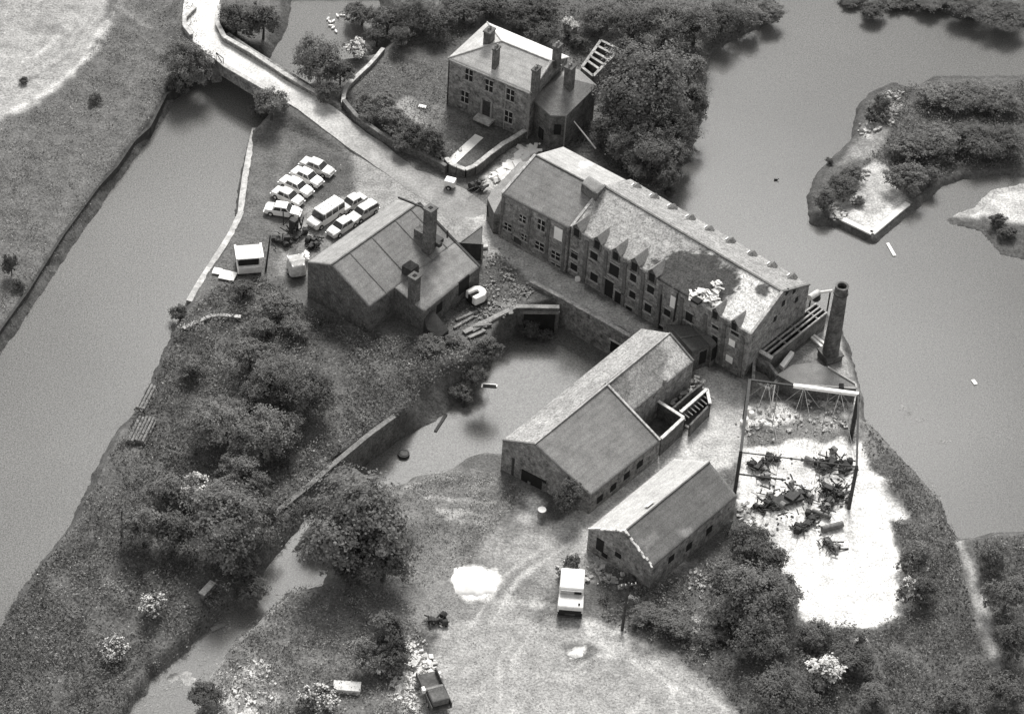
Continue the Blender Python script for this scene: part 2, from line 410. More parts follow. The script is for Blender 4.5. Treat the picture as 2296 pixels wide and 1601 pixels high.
zone([(1262, 1445), (1335, 1445), (1335, 1485), (1268, 1488)], .12, .4, .6)
zone([(1275, 1458), (1310, 1455), (1308, 1478), (1280, 1480)], .75, .2, .8)
# dried creek, weeds at the bottom
zone([(560, 1332), (640, 1312), (690, 1330), (900, 1330), (950, 1480), (950, 1640), (380, 1640), (440, 1560), (500, 1480)], .15, 1, 2)
zone([(275, 1640), (335, 1540), (430, 1460), (500, 1395), (590, 1325), (640, 1318), (620, 1370), (540, 1420), (470, 1520), (420, 1640)], .30, .6, 1.)
streak([(590, 1310), (540, 1380), (520, 1410)], 10, .4, .4, .8, .7)
for a in ([(470, 1440), (455, 1490), (430, 1500)], [(420, 1560), (390, 1590), (370, 1620)], [(500, 1410), (440, 1455)]): streak(a, 6, .55, .3, .9, .8)
for a in ([(500, 1570), (560, 1510), (590, 1490)], [(530, 1620), (600, 1560)], [(470, 1600), (520, 1560)]): streak(a, 18, .5, 1., 2.2, .7)
streak([(915, 1450), (950, 1490), (965, 1530), (900, 1600)], 34, .6, .9, 2.0, .85)
# right-hand ground: yard, wedge by the stack, white waste
zone([(1660, 850), (1750, 800), (1860, 720), (1935, 870), (1925, 960), (1680, 960)], .30, .4, .6)
zone([(1740, 850), (1830, 790), (1925, 885), (1800, 860)], .17, .3, .2)
zone([(1680, 900), (1780, 870), (1930, 900), (1990, 980), (1930, 1060), (1690, 1060)], .17, 1, 2)
zone([(1675, 915), (1780, 905), (1790, 925), (1740, 950), (1680, 955)], .55, .6, 2.2)
zone([(1830, 880), (1925, 895), (1880, 965), (1840, 960)], .46, .6, 1.)
WASTE = [(1668, 1008), (1740, 1008), (1775, 990), (1800, 985), (1850, 990), (1895, 978), (1930, 1000), (1945, 1050), (1990, 1078), (2025, 1125), (2042, 1162), (2002, 1168), (1998, 1200), (2030, 1290), (2052, 1358), (1965, 1405), (1830, 1408), (1795, 1385), (1788, 1340), (1748, 1280), (1728, 1215), (1680, 1170), (1655, 1120)]
zone(WASTE, .66, .25, .9)
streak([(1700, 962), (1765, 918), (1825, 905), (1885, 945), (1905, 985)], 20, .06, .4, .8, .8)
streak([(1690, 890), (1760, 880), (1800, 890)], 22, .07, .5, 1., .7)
zone([(1705, 1165), (1735, 1150), (1760, 1190), (1765, 1240), (1735, 1225)], .5, .6, 2.0)
zone([(1985, 1085), (2100, 1115), (2112, 1160), (2040, 1165)], .12, 1, 1)
streak([(2150, 1215), (2175, 1270), (2195, 1340), (2215, 1420), (2240, 1500)], 19, .34, .5, .7)
streak([(1470, 1290), (1530, 1260), (1560, 1300)], 16, .4, 1, 2, .7)
streak([(1290, 1290), (1360, 1310), (1440, 1345)], 14, .38, .8, 2, .7)
streak([(1260, 1330), (1250, 1395)], 10, .2, .6, .6)
for a in ([(1690, 1320), (1700, 1310)], [(1620, 1235), (1660, 1215)], [(1560, 1390), (1620, 1400)], [(1640, 1470), (1600, 1465)]): streak(a, 14, .5, .7, 1.5, .8)
# island
zone([(1820, 200), (2600, 100), (2600, 420), (2050, 480), (1820, 500)], .10, .5, .5, IZ)
zone([(1860, 480), (1955, 524), (2040, 455), (1990, 372), (1958, 358), (1905, 420)], .36, .3, .6, IZ)
zone([(1900, 480), (1955, 518), (2028, 456), (2018, 440), (1950, 495), (1915, 465)], .5, .2, .3, IZ)
zone([(1868, 375), (1925, 310), (1980, 275), (1995, 290), (1965, 340), (1890, 370)], .2, .5, .8, IZ)
for a in ([(1965, 275), (1945, 300)], [(1995, 215), (2020, 218)], [(2010, 235), (1990, 265), (2000, 280)], [(2085, 365), (2120, 362)], [(1880, 470), (1960, 375)]): streak([(x, y, IZ) for x, y in a], 13, .45, .3, 1.2, .9)
streak([(2030, 262, IZ), (2130, 268, IZ), (2296, 264, IZ)], 6, .22, .4, .4, .8)
zone([(2110, 478), (2200, 440), (2250, 402), (2600, 380), (2600, 560), (2240, 500)], .42, .6, .5, WZ)
zone([(2200, 490), (2255, 510), (2600, 530), (2600, 600), (2200, 600)], .09, .4, .6, WZ)
zone([(1675, 905), (1720, 900), (1790, 915), (1800, 940), (1740, 960), (1680, 960)], .62, .4, 1.6)
streak([(1668, 925), (1690, 945), (1675, 960)], 26, .7, .3, .9)
for a in ([(1290, 1500), (1340, 1470), (1430, 1480), (1500, 1530), (1520, 1600)], [(1180, 1400), (1120, 1480), (1120, 1600)], [(1200, 1400), (1150, 1480), (1150, 1600)], [(1330, 1440), (1470, 1510), (1600, 1600)], [(1350, 1432), (1490, 1500), (1625, 1590)]): streak(a, 6, .44, .2, .3, .75)
for a in ([(1480, 1020), (1400, 1100), (1260, 1200), (1130, 1290), (1060, 1400)], [(1500, 1030), (1420, 1110), (1280, 1215), (1160, 1300), (1100, 1400)]): streak(a, 8, .44, .25, .4, .7)
for a in ([(1030, 430), (1110, 500), (1250, 610), (1400, 700)], [(1050, 440), (1130, 500), (1270, 600)]): streak(a, 6, .34, .3, .5, .4)
for a in ([(360, 1240), (300, 1210), (230, 1180)], [(420, 760), (300, 1000), (250, 1120)], [(350, 880), (380, 1000), (330, 1060), (260, 1180), (150, 1330)]): streak(a, 9, .13, .6, 1., .7)
tone = np.where(gl < .35, tone * .75, tone)
tone = np.clip(tone, .03, .9)
nx, ny = len(xs), len(ys)
ii = (np.arange(ny - 1)[:, None] * nx + np.arange(nx - 1)[None, :]).ravel()
quads = np.stack([ii, ii + 1, ii + nx + 1, ii + nx], 1)
me = mesh_np('ground', np.stack([gx, gy, gz], 1), quads, M_ground, tone)
me.polygons.foreach_set('use_smooth', np.ones(len(quads), dtype=bool))
tag(link('ground', me), kind='structure')
# wider country round about
fx = np.arange(-900, 901, 7.5); fy = np.arange(-700, 1101, 7.5); FX, FY = np.meshgrid(fx, fy); a_, b_ = FX.ravel(), FY.ravel()
fz, _ = height(a_, b_); fz = fz - .1
inside = (a_ > -64) & (a_ < 66) & (b_ > -52) & (b_ < 67); fz = np.where(inside, -4.5, fz)
nx2, ny2 = len(fx), len(fy); ii = (np.arange(ny2 - 1)[:, None] * nx2 + np.arange(nx2 - 1)[None, :]).ravel()
tag(link('ground', mesh_np('ground', np.stack([a_, b_, fz], 1), np.stack([ii, ii + 1, ii + nx2 + 1, ii + nx2], 1), M_far)), kind='structure')
wx = np.arange(-84, 84.1, 1.5); wy = np.arange(-72, 90.1, 1.5); WX, WY = np.meshgrid(wx, wy); nw = len(wx)
ii = (np.arange(len(wy) - 1)[:, None] * nw + np.arange(nw - 1)[None, :]).ravel()
cx_, cy_ = WX.ravel()[ii] + .75, WY.ravel()[ii] + .75
ii = ii[-sdf(cx_, cy_, BASIN) > 3.4]
vv = np.stack([WX.ravel(), WY.ravel(), np.full(WX.size, WZ)], 1); q_ = np.stack([ii, ii + 1, ii + nw + 1, ii + nw], 1)
big = 1500; ring_ = [(-big, -big), (big, -big), (big, -72), (-big, -72), (-big, 90), (big, 90), (big, big), (-big, big), (-84, -72), (-84, 90), (84, -72), (84, 90)]
n0 = len(vv); vv = np.vstack([vv, [(a, b, WZ) for a, b in ring_]]); q_ = np.vstack([q_, np.array([(0, 1, 2, 3), (4, 5, 6, 7), (3, 8, 9, 4), (10, 2, 5, 11)]) + n0])
tag(link('water', mesh_np('water', vv, q_, M_water)), kind='structure')
bx = [p[0] for p in BASIN]; by = [p[1] for p in BASIN]
tag(MB().add([(min(bx) - 3, min(by) - 3, BZ), (max(bx) + 3, min(by) - 3, BZ), (max(bx) + 3, max(by) + 3, BZ), (min(bx) - 3, max(by) + 3, BZ)], [(0, 1, 2, 3)]).build('water', M_water), kind='structure')

def gh(x, y):
    i = int(round((x - xs[0]) / .3)); j = int(round((y - ys[0]) / .3))
    if 0 <= i < nx and 0 <= j < ny: return float(gz[j * nx + i])
    return 0.
def G(x, y, dz=0.):
    """point on the ground seen at a photograph pixel"""
    z = 0.
    for _ in range(5):
        p = P(x, y, z); z = gh(p.x, p.y)
    p = P(x, y, z); p.z = z + dz; return p

exec_parts = []
# ------------------------------------------------------------------ roads and paths (sheets)
def ribbon(name, pts, width, m, z_off=.03, thick=.12, seg=1.0, wob=.25, parent=None, kind='structure', tone=None, seed=0, drape=False):
    P3 = [V(p) for p in pts]; out = []
    for i in range(len(P3) - 1):
        n = max(1, int((P3[i + 1] - P3[i]).length / seg))
        for k in range(n): 
            t = k / n
            a = P3[max(i - 1, 0)]; b = P3[i]; c = P3[i + 1]; d = P3[min(i + 2, len(P3) - 1)]
            q = .5 * ((2 * b) + (c - a) * t + (2 * a - 5 * b + 4 * c - d) * t * t + (3 * b - a - 3 * c + d) * t ** 3)
            out.append(q)
    out.append(P3[-1]); vs = []; fs = []
    for i, q in enumerate(out):
        d = (out[min(i + 1, len(out) - 1)] - out[max(i - 1, 0)]); d.z = 0; d.normalize(); nrm = V((-d.y, d.x, 0))
        wl = (width if not callable(width) else width(i / len(out))) / 2
        e1 = (float(fbm(i * .4, 3.3 + seed, 5)) - .5) * wob * 2; e2 = (float(fbm(i * .4, 9.3 + seed, 6)) - .5) * wob * 2
        for s in (wl + e1, wl / 3, -wl / 3, -wl + e2):
            p = q + nrm * s
            z = (gh(p.x, p.y) if drape else q.z) + z_off
            vs.append((p.x, p.y, z))
        for s in (-wl + e2, wl + e1):
            p = q + nrm * s; vs.append((p.x, p.y, (gh(p.x, p.y) if drape else q.z) + z_off - thick))
        if i:
            a = 6 * (i - 1); b = 6 * i
            for k in range(5): fs.append((a + k, a + k + 1, b + k + 1, b + k))
            fs.append((a + 5, a, b, b + 5))
    mb = MB().add(vs, fs); o = mb.build(name, m, parent, tone=tone)
    if kind and not parent: tag(o, kind=kind)
    return o, out

M_road = mat('road surface', attr='tone', var=.2, scale=.5, fine=.32, fscale=4)
def road_tone(v):
    x, y = PR(v); t = .56 * (1 - float(ss(x, 640, 900))) + .25 * float(ss(x, 640, 900))
    c = abs(y - (322 + (x - 812) * .78)); return t * (1.12 if c < 9 else .92 if x > 560 else 1.)
rd_, _ = ribbon('road', ROAD, lambda t: 4.5 - 1.1 * min(t * 1.6, 1) + 2.6 * max(0, t - .78) * 4, M_road, .0, .25, wob=.35, tone=.5)
ta = rd_.data.attributes['tone'].data
for k_, v_ in enumerate(rd_.data.vertices): ta[k_].value = road_tone(v_.co)
# wheel-polished strip of the gravel road
ribbon('path', [G(1075, 306), G(1040, 338), G(1008, 368)], 1.15, mat('path concrete', .72, .1, .6, .12, 4), .05, .1, wob=.08)

# ------------------------------------------------------------------ bridge over the canal
def bridge():
    b = thing('road_bridge', 'pale road bridge with low parapets carrying the curving road over the canal', 'bridge', P(545, 150, 0))
    pts = [P(474, 92, 1.9), P(530, 130, 2.0), P(600, 174, 1.9), P(672, 218, 1.4)]
    ribbon('deck', pts, 5.4, M_brick, -.06, 1.0, parent=b, wob=0)
    def par(name, px, w, h, m, z):
        q = [P(x, y, z(i)) for i, (x, y) in enumerate(px)]
        mb = MB()
        for i in range(len(q) - 1): mb.bar(q[i] + V((0, 0, h / 2 - .3)), q[i + 1] + V((0, 0, h / 2 - .3)), w, h + .6)
        o = mb.build(name, M_brick, b)
        cp = MB()
        for i in range(len(q) - 1): cp.bar(q[i] + V((0, 0, h + .05)), q[i + 1] + V((0, 0, h + .05)), w + .12, .14)
        cp.build('coping', M_stone, o)
    par('parapet', [(492, 22), (487, 62), (503, 93), (560, 125), (640, 178), (738, 234)], .42, .65, M_brick, lambda i: [1.4, 1.7, 1.9, 2.0, 1.7, .9][i])
    par('parapet', [(438, 25), (414, 48), (414, 68), (430, 88)], .36, .6, M_brick, lambda i: [1.3, 1.5, 1.7, 1.8][i])
    par('parapet', [(484, 140), (505, 158), (588, 206), (612, 222)], .42, .6, M_brick, lambda i: 1.9 if i < 3 else 1.7)
    # abutments with a brick face
    for a, c in (((486, 142), (470, 100)), ((606, 216), (660, 190))):
        p = P(a[0], a[1], 1.5); q = P(c[0], c[1], 1.5)
        MB().bar(V((p.x, p.y, -.6)), V((q.x, q.y, -.6)), 1.2, 4.0).build('abutment', M_brick, b)
    # triangular traffic-board frame on the west parapet
    f = MB(); a = P(485, 140, 2.3); 
    for s, e in (((0, 0, 0), (0, 0, 1.4)), ((0, 0, 1.4), (.9, -.5, 0)), ((.9, -.5, 0), (0, 0, 0)), ((.9, -.5, 0), (.9, -.5, 1.)), ((0, 0, 1.4), (.9, -.5, 1.))):
        f.bar(a + V(s), a + V(e), .07)
    f.build('railing', M_woodD, b)
bridge()

def low_wall(name, label, px, w, h, m, cop=None, z0=-.5, cat='wall', zf=None, seg=1.2, rough=.1):
    q = []
    for i in range(len(px) - 1):
        a = P(*px[i]) if len(px[i]) == 3 else G(*px[i]); b = P(*px[i + 1]) if len(px[i + 1]) == 3 else G(*px[i + 1])
        n = max(1, int((b - a).length / seg)); q += [a.lerp(b, k / n) for k in range(n)]
    q.append(b)
    r = random.Random(len(label)); base = q[0].copy(); base.z = 0
    t = thing(name, label, cat, base); mb = MB(); cp = MB()
    hs = [h + r.uniform(-rough, rough) * h for _ in q]
    for i in range(len(q) - 1):
        a, b = q[i], q[i + 1]; d = (b - a); d.z = 0; d.normalize(); n = V((-d.y, d.x, 0)) * w / 2
        for tgt, lo, hi, nn in ((mb, None, 0, n), (cp, 0, .12, n * 1.12)):
            za0 = (z0 if lo is None else a.z + hs[i]); zb0 = (z0 if lo is None else b.z + hs[i + 1])
            za1 = a.z + hs[i] + hi; zb1 = b.z + hs[i + 1] + hi
            if tgt is cp and not cop: continue
            vs = [(a + s * nn) for s in (-1, 1)] + [(b + s * nn) for s in (-1, 1)]
            V8 = [(vs[0].x, vs[0].y, za0), (vs[1].x, vs[1].y, za0), (vs[3].x, vs[3].y, zb0), (vs[2].x, vs[2].y, zb0),
                  (vs[0].x, vs[0].y, za1), (vs[1].x, vs[1].y, za1), (vs[3].x, vs[3].y, zb1), (vs[2].x, vs[2].y, zb1)]
            fs = [(3, 2, 1, 0), (4, 5, 6, 7), (0, 4, 7, 3), (1, 2, 6, 5)]
            if i == 0: fs.append((0, 1, 5, 4))
            if i == len(q) - 2: fs.append((2, 3, 7, 6))
            tgt.add(V8, fs)
    mb.build('wall', m, t)
    if cop: cp.build('coping', cop, t)
    return t
low_wall('canal_wall', 'pale stone edging wall along the near side of the canal beside the parked cars',
         [(574, 284), (560, 345), (550, 400), (543, 450), (540, 482), (520, 525), (498, 561), (470, 604), (447, 640), (424, 680)], .62, .22, M_brick, M_stone, -2.2)
low_wall('garden_wall', 'curved stone garden wall sweeping in front of the big house', [(1000, 372), (1008, 385), (1024, 393), (1043, 397), (1062, 392), (1080, 378), (1110, 352), (1145, 330), (1177, 311)], .5, 1.15, M_brickD, M_stone)
low_wall('boundary_wall', 'narrow pale boundary wall bending through the grass beyond the garden hedge', [(859, 117), (840, 140), (824, 157), (800, 180), (778, 201), (771, 220), (769, 240)], .42, .5, M_brick, M_stone)
low_wall('roadside_wall', 'long low wall between the road and the dark garden hedge', [(770, 240), (800, 275), (850, 312), (900, 338), (940, 352), (985, 378), (1000, 388)], .42, .9, M_brickD, mat('mossy coping', .16, .3, 1, .3, 4))
low_wall('lane_parapet', 'low crumbling parapet between the mill lane and the basin', [(1190, 636, .05), (1250, 668, .05), (1300, 696, .05), (1350, 724, .05), (1400, 752, .05), (1440, 775, .05)], .45, .35, M_brick, mat('worn coping', .3, .4, 1, .35, 4), -3.6, rough=.08)
low_wall('quay_wall', 'dark sheer quay wall at the head of the basin', [(1040, 748, .05), (1100, 718, .05), (1156, 690, .05), (1200, 690, .05), (1254, 691, .05)], .5, .12, M_brickD, mat('quay coping', .22, .3, 1, .3, 4), -3.8)
low_wall('basin_wall', 'long dark straight retaining wall on the overgrown side of basin and channel', [(884, 936, .05), (830, 975, .05), (790, 1008, .05), (740, 1050, .05), (690, 1094, .05), (655, 1122, .05), (626, 1146, .05), (600, 1172, .05)], .5, .15, M_brickD, mat('basin coping', .16, .3, 1, .3, 4), -4.2)
low_wall('ruined_wall', 'buried remains of a pale wall leading away from the canal edge', [(411, 742), (440, 728), (472, 714), (500, 712), (540, 716)], .4, .3, M_brick, M_stone)
low_wall('bank_shade_wall', 'dark sheer bank edging along the far side of the canal', [(462, 150, .1), (420, 180, .1), (372, 212, .1), (335, 285, .1), (300, 316, .1), (262, 372, .1), (220, 418, .1), (138, 530, .1), (60, 655, .1), (2, 735, .1), (-60, 830, .1)], .3, .02, M_woodD, None, -2.8, rough=.5)  # shade of the bank face put into a near-black strip
low_wall('creek_wall', 'short bright stone wall stub above the dark creek', [(478, 1312), (466, 1325), (452, 1340)], .6, .5, M_brick, M_stone)
low_wall('channel_wall', 'short sunken wall between the dark thicket and the creek pool', [(560, 1235), (530, 1262), (505, 1290)], .3, .25, M_brick, mat('thin coping', .2, .3, 1, .3, 4))

def lane_arch():
    a, c = P(1350, 724, 0), P(1436, 772, 0); h = (c - a).normalized(); n = V((h.y, -h.x, 0))
    if n.dot(fw) > 0: n = -n
    t = thing('basin_culvert', 'black culvert mouth in the lane retaining wall close to the basin hall', 'culvert', V((a.x, a.y, BZ)))
    m = a.lerp(c, .55) + n * .16; rz = math.atan2(h.y, h.x)
    MB().box(m + V((0, 0, -2.2)), (2.6, .3, 1.6), rz).build('opening', M_dark, t)
    MB().box(m + V((0, 0, -1.3)), (3.0, .36, .25), rz).build('lintel', M_stone, t)
    a, c = P(1160, 690, 0), P(1250, 691, 0); h = (c - a).normalized(); n = V((h.y, -h.x, 0))
    if n.dot(fw) > 0: n = -n
    t = thing('dock_mouth', 'wide black opening under the level quay beam at the head of the basin', 'opening', V((a.x, a.y, BZ)))
    m = a.lerp(c, .56) + n * .3; rz = math.atan2(h.y, h.x)
    MB().box(m + V((0, 0, -2.1)), (3.4, .3, 3.0), rz).build('opening', M_dark, t)
    MB().box(m + V((0, 0, -.35)), (4.3, .36, .3), rz).build('lintel', M_wood, t)
lane_arch()
# ------------------------------------------------------------------ buildings
def roof_grid(name, c, m, tone0, parent, nu=24, nv=12, zones=(), thick=.14, sag=.05, seed=0, soft=6):
    a, b, cc, d = [np.array(q) for q in c]   # a,b along eave ; d,cc along ridge
    U, Vv = np.meshgrid(np.linspace(0, 1, nu + 1), np.linspace(0, 1, nv + 1)); U = U.ravel()[:, None]; Vv = Vv.ravel()[:, None]
    p = a * (1 - U) * (1 - Vv) + b * U * (1 - Vv) + cc * U * Vv + d * (1 - U) * Vv
    inner = np.sin(PI * U[:, 0]) * np.sin(PI * Vv[:, 0])
    p[:, 2] += inner * ((fbm(U[:, 0] * 7, Vv[:, 0] * 4, 40 + seed) - .5) * sag * 2 - sag * .8)
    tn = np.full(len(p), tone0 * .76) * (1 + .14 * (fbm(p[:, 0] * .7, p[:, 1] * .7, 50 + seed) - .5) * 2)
    px = PRn(p); jj = (fbm(px[:, 0] * .06, px[:, 1] * .06, 60 + seed) - .5) * 2 + (fbm(px[:, 0] * .25, px[:, 1] * .25, 66 + seed) - .5) * 1.3
    for z in zones:
        s = sdf(px[:, 0], px[:, 1], z[0]) + jj * z[2] if len(z) > 2 else sdf(px[:, 0], px[:, 1], z[0])
        sf = z[3] if len(z) > 3 else soft
        k = ss(s, -sf / 2, sf / 2); tn = tn * (1 - k) + z[1] * .76 * k
    base = np.array(parent_base(parent)); n = len(p)
    low = p.copy(); low[:, 2] -= thick
    vs = np.concatenate([p, low]) - base
    ii = (np.arange(nv)[:, None] * (nu + 1) + np.arange(nu)[None, :]).ravel()
    top = np.stack([ii, ii + 1, ii + nu + 2, ii + nu + 1], 1); bot = top[:, ::-1] + n
    ring = list(range(nu + 1)) + [(nu + 1) * j + nu for j in range(1, nv + 1)] + [(nu + 1) * nv + i for i in range(nu - 1, -1, -1)] + [(nu + 1) * j for j in range(nv - 1, 0, -1)]
    sk = np.array([(ring[i], ring[i] + n, ring[(i + 1) % len(ring)] + n, ring[(i + 1) % len(ring)]) for i in range(len(ring))])
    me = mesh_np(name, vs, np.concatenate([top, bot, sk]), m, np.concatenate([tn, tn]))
    return link(name, me, parent)

def wall_hit(p0, p1, x, y):
    d = fw + cr * ((x - W0 / 2) / F) + cu * ((H0 / 2 - y) / F)
    h = V((p1.x - p0.x, p1.y - p0.y, 0)).normalized(); n = V((h.y, -h.x, 0))
    if n.dot(fw) > 0: n = -n
    t = (V(p0) - CAM).dot(n) / d.dot(n)
    return CAM + d * t, h, n

def wbox(parent, p0, p1, x, y, wd, ht, name='window', m=None, sill=None, out=.0, dep=.16, lintel=None, glaze=False):
    q, h, n = wall_hit(p0, p1, x, y); rz = math.atan2(h.y, h.x)
    o = MB().box(q + n * (out - dep / 2 + .03), (wd, dep, ht), rz).build(name, m or M_dark, parent)
    if sill: MB().box(q + n * (.06 + out) - V((0, 0, ht / 2 + .06)), (wd + .3, .2, .12), rz).build('sill', sill, o)
    if lintel: MB().box(q + n * (.05 + out) + V((0, 0, ht / 2 + .08)), (wd + .3, .14, .18), rz).build('lintel', lintel, o)
    if glaze:
        g = MB(); g.box(q + n * (.05 + out), (.05, .05, ht), rz); g.box(q + n * (.05 + out), (wd, .05, .05), rz); g.build('glazing_bar', M_dull, o)
    return o

def strip(parent, p0, p1, a, b, wd, name, m, out=.12):
    """vertical or sloping strip on a wall between two photograph pixels"""
    qa, h, n = wall_hit(p0, p1, *a); qb, _, _ = wall_hit(p0, p1, *b)
    return MB().bar(qa + n * (out / 2 - .02), qb + n * (out / 2 - .02), wd, out, up=n).build(name, m, parent)

def chimney(parent, p, wx, wy, h, rz, m=M_brickD, pots=1, name='chimney', band=True):
    """p: point where it leaves the roof"""
    c = V(p); mb = MB().box(c + V((0, 0, h / 2 - .5)), (wx, wy, h + 1.), rz)
    o = mb.build(name, m, parent)
    top = c + V((0, 0, h))
    if band: MB().box(top + V((0, 0, .09)), (wx + .16, wy + .16, .18), rz).build('cap', mat('sooty cap', .11, .3, 1, .3, 5), o)
    if pots:
        pm = MB(); h_ = V((math.cos(rz), math.sin(rz), 0))
        for i in range(pots):
            s = (i - (pots - 1) / 2) * .42
            v_ = h_ if wx > wy else V((-h_.y, h_.x, 0))
            pm.tube(top + v_ * s + V((0, 0, .1)), top + v_ * s + V((0, 0, .55)), .14, .11, 8)
        pm.build('chimney_pot', M_brick, o)
    return o

def ridge_line(parent, a, b, m, w=.22, name='ridge'):
    return MB().bar(V(a) + V((0, 0, .03)), V(b) + V((0, 0, .03)), w, .12).build(name, m, parent)

M_ridge = mat('ridge tiles', .13, .3, 2, .3, 5)
M_ridgeL = mat('pale ridge tiles', .34, .3, 2, .3, 5)
M_verge = mat('mortar verge', .42, .4, 2, .4, 5)

# ---- the mill, long range
def mill_range():
    N0, N1 = P(1281, 509, 6.6), P(1683, 749, 6.6); R0, R1 = P(1353, 417, 9.1), P(1754, 654.5, 9.1); F0, F1 = P(1414, 402, 6.6), P(1815, 638, 6.6)
    base = (N0 + N1 + F0 + F1) / 4; base.z = 0
    t = thing('mill_building', 'long three-storey brick mill with small gabled dormers and a patched tile roof', 'mill', base)
    dn = V((0, 0, -.15))
    MB().shell([N0 + dn, N1 + dn, R1 + dn * 1.3, F1 + dn, F0 + dn, R0 + dn * 1.3], -1.6).build('wall', M_brick, t)
    dark = [(1455, 580), (1500, 575), (1530, 560), (1560, 562), (1600, 575), (1640, 598), (1658, 630), (1645, 655), (1625, 695), (1590, 690), (1520, 660), (1478, 640)]
    pale = [(1640, 668), (1650, 630), (1660, 605), (1700, 618), (1760, 656), (1683, 749), (1585, 692), (1610, 690)]
    mid = [(1560, 560), (1600, 550), (1680, 595), (1690, 620), (1640, 630)]
    o = roof_grid('roof', [N0, N1, R1, R0], M_roofM, .47, t, 120, 30, [(mid, .38, 14, 10), (pale, .85, 6, 7), (dark, .10, 20, 9),
        ([(1700, 636), (1722, 640), (1728, 655), (1716, 668), (1700, 662), (1692, 650)], .13, 5, 5),
        ([(1592, 560), (1604, 560), (1604, 572), (1590, 570)], .8, 1, 2), ([(1420, 585), (1428, 565), (1450, 590), (1440, 602)], .42, 4, 4), ([(1300, 500), (1345, 445), (1355, 440), (1318, 520)], .32, 5, 8)], sag=.12, seed=1)
    roof_grid('roof', [F0, F1, R1, R0], M_roofM, .33, t, 60, 12, sag=.08, seed=2)
    ridge_line(t, R0, R1, M_ridge)
    MB().bar(N0 + V((0, 0, .02)), R0 + V((0, 0, .06)), .3, .14).build('verge', M_verge, t)
    # debris of the roof: collapsed white boards
    r = random.Random(4); db = MB()
    for (cx, cy, sx, sy, n, lo, hi) in ((1555, 664, 5, 3, 8, .3, 1.1), (1575, 656, 7, 4, 12, .3, 1.5), (1606, 645, 5, 5, 22, .3, .8), (1598, 670, 6, 5, 26, .3, .9), (1606, 684, 6, 5, 16, .3, .8), (1585, 672, 6, 4, 8, .3, .9)):
        for i in range(n):
            x = r.gauss(cx, sx); y = r.gauss(cy, sy); q0, hh0, n0 = wall_hit(N0, N1, x, y)
            # drop the board on to the sloping roof plane
            nr_ = (N1 - N0).cross(R0 - N0).normalized(); d_ = (q0 - CAM).normalized(); tt_ = (N0 - CAM).dot(nr_) / d_.dot(nr_)
            p = CAM + d_ * tt_ + V((0, 0, r.uniform(.05, .3))); a_ = r.uniform(lo, hi)
            db.box(p, (a_, a_ * r.uniform(.25, .8), .07), r.uniform(0, 3), ('X', r.uniform(-.5, .5)))
    # dormers
    h = (N1 - N0).normalized(); nrm = V((h.y, -h.x, 0))
    if nrm.dot(fw) > 0: nrm = -nrm
    rz = math.atan2(h.y, h.x)
    def dormer(x, y, wd, z0, z1, zp, tail, label=None, cheek=M_brickD):
        q, _, _ = wall_hit(N0, N1, x, y); c = V((q.x, q.y, 0)) + nrm * .1
        a = c - h * wd / 2; b = c + h * wd / 2; bk = -nrm * tail
        mb = MB()
        ring = [a + V((0, 0, z1)), c + V((0, 0, zp)), b + V((0, 0, z1))]
        f0 = [a + V((0, 0, z0)), b + V((0, 0, z0)), b + V((0, 0, z1)), c + V((0, 0, zp)), a + V((0, 0, z1))]
        f1 = [p + bk for p in f0]
        mb.add(f0 + f1, [(0, 1, 2, 3, 4), (9, 8, 7, 6, 5), (0, 4, 9, 5), (1, 6, 7, 2), (0, 5, 6, 1)])
        o = mb.build('dormer', cheek, t)
        ov = h * .16; fr = nrm * .15
        rm = MB()
        back = bk * 1.0
        tipb = c + V((0, 0, zp + .05)) - nrm * (tail + .75)
        for s in (-1, 1):
            e = (c + h * s * wd / 2 + ov * s + V((0, 0, z1 - .06)))
            rm.slab([c + V((0, 0, zp + .05)) + fr, e + fr, e + back, tipb][::s], .09)
        rm.build('roof', M_roof, o, tone=.20)
        MB().box(c + nrm * .02 + V((0, 0, (z0 + z1) / 2 + .1)), (wd * .62, .12, (z1 - z0) * .72), rz).build('window', M_dark, o)
        return o
    for (x, y) in ((1293.5, 531), (1339.5, 556), (1381, 582), (1423, 607), (1462, 630)):
        e_ = ((x * 7.3) % 1 - .5) * .3; dormer(x, y, 1.1 + e_ * .5, 5.6, 6.95 + e_ * .6, 7.65 + e_, 1.3 + e_)
    for (x, y) in ((1604, 712), (1647, 737)):
        dormer(x, y, .9, 5.7, 6.9, 7.5, 1.1)
    # dormers of the river side
    hf = (F1 - F0).normalized(); nf = V((-hf.y, hf.x, 0))
    if nf.dot(fw) < 0: nf = -nf
    for i, (x, y) in enumerate(((1418, 424), (1458, 447), (1499, 470), (1540, 494), (1581.5, 519), (1630, 545), (1678, 575), (1723, 600), (1768, 626))):
        c = P(x + 6, y - 5, 7.2); c.z = 0
        f0 = [c - hf * .4 + V((0, 0, 6.6)), c + hf * .4 + V((0, 0, 6.6)), c + hf * .4 + V((0, 0, 7.05)), c + V((0, 0, 7.35)), c - hf * .4 + V((0, 0, 7.05))]
        f1 = [p - nf * .8 for p in f0]; f0 = [p + nf * .5 for p in f0]
        o = MB().add(f0 + f1, [(0, 1, 2, 3, 4), (9, 8, 7, 6, 5), (0, 4, 9, 5), (1, 6, 7, 2), (0, 5, 6, 1)]).build('dormer', M_brickD, t)
        rm = MB()
        for s in (-1, 1):
            e = c + hf * s * .5 + V((0, 0, 7.02)); rm.slab([c + V((0, 0, 7.4)) + nf * .6, e + nf * .6, e - nf * .4, c + V((0, 0, 7.4)) - nf * .7][::s], .07)
        rm.build('roof', M_roofM, o, tone=.15)
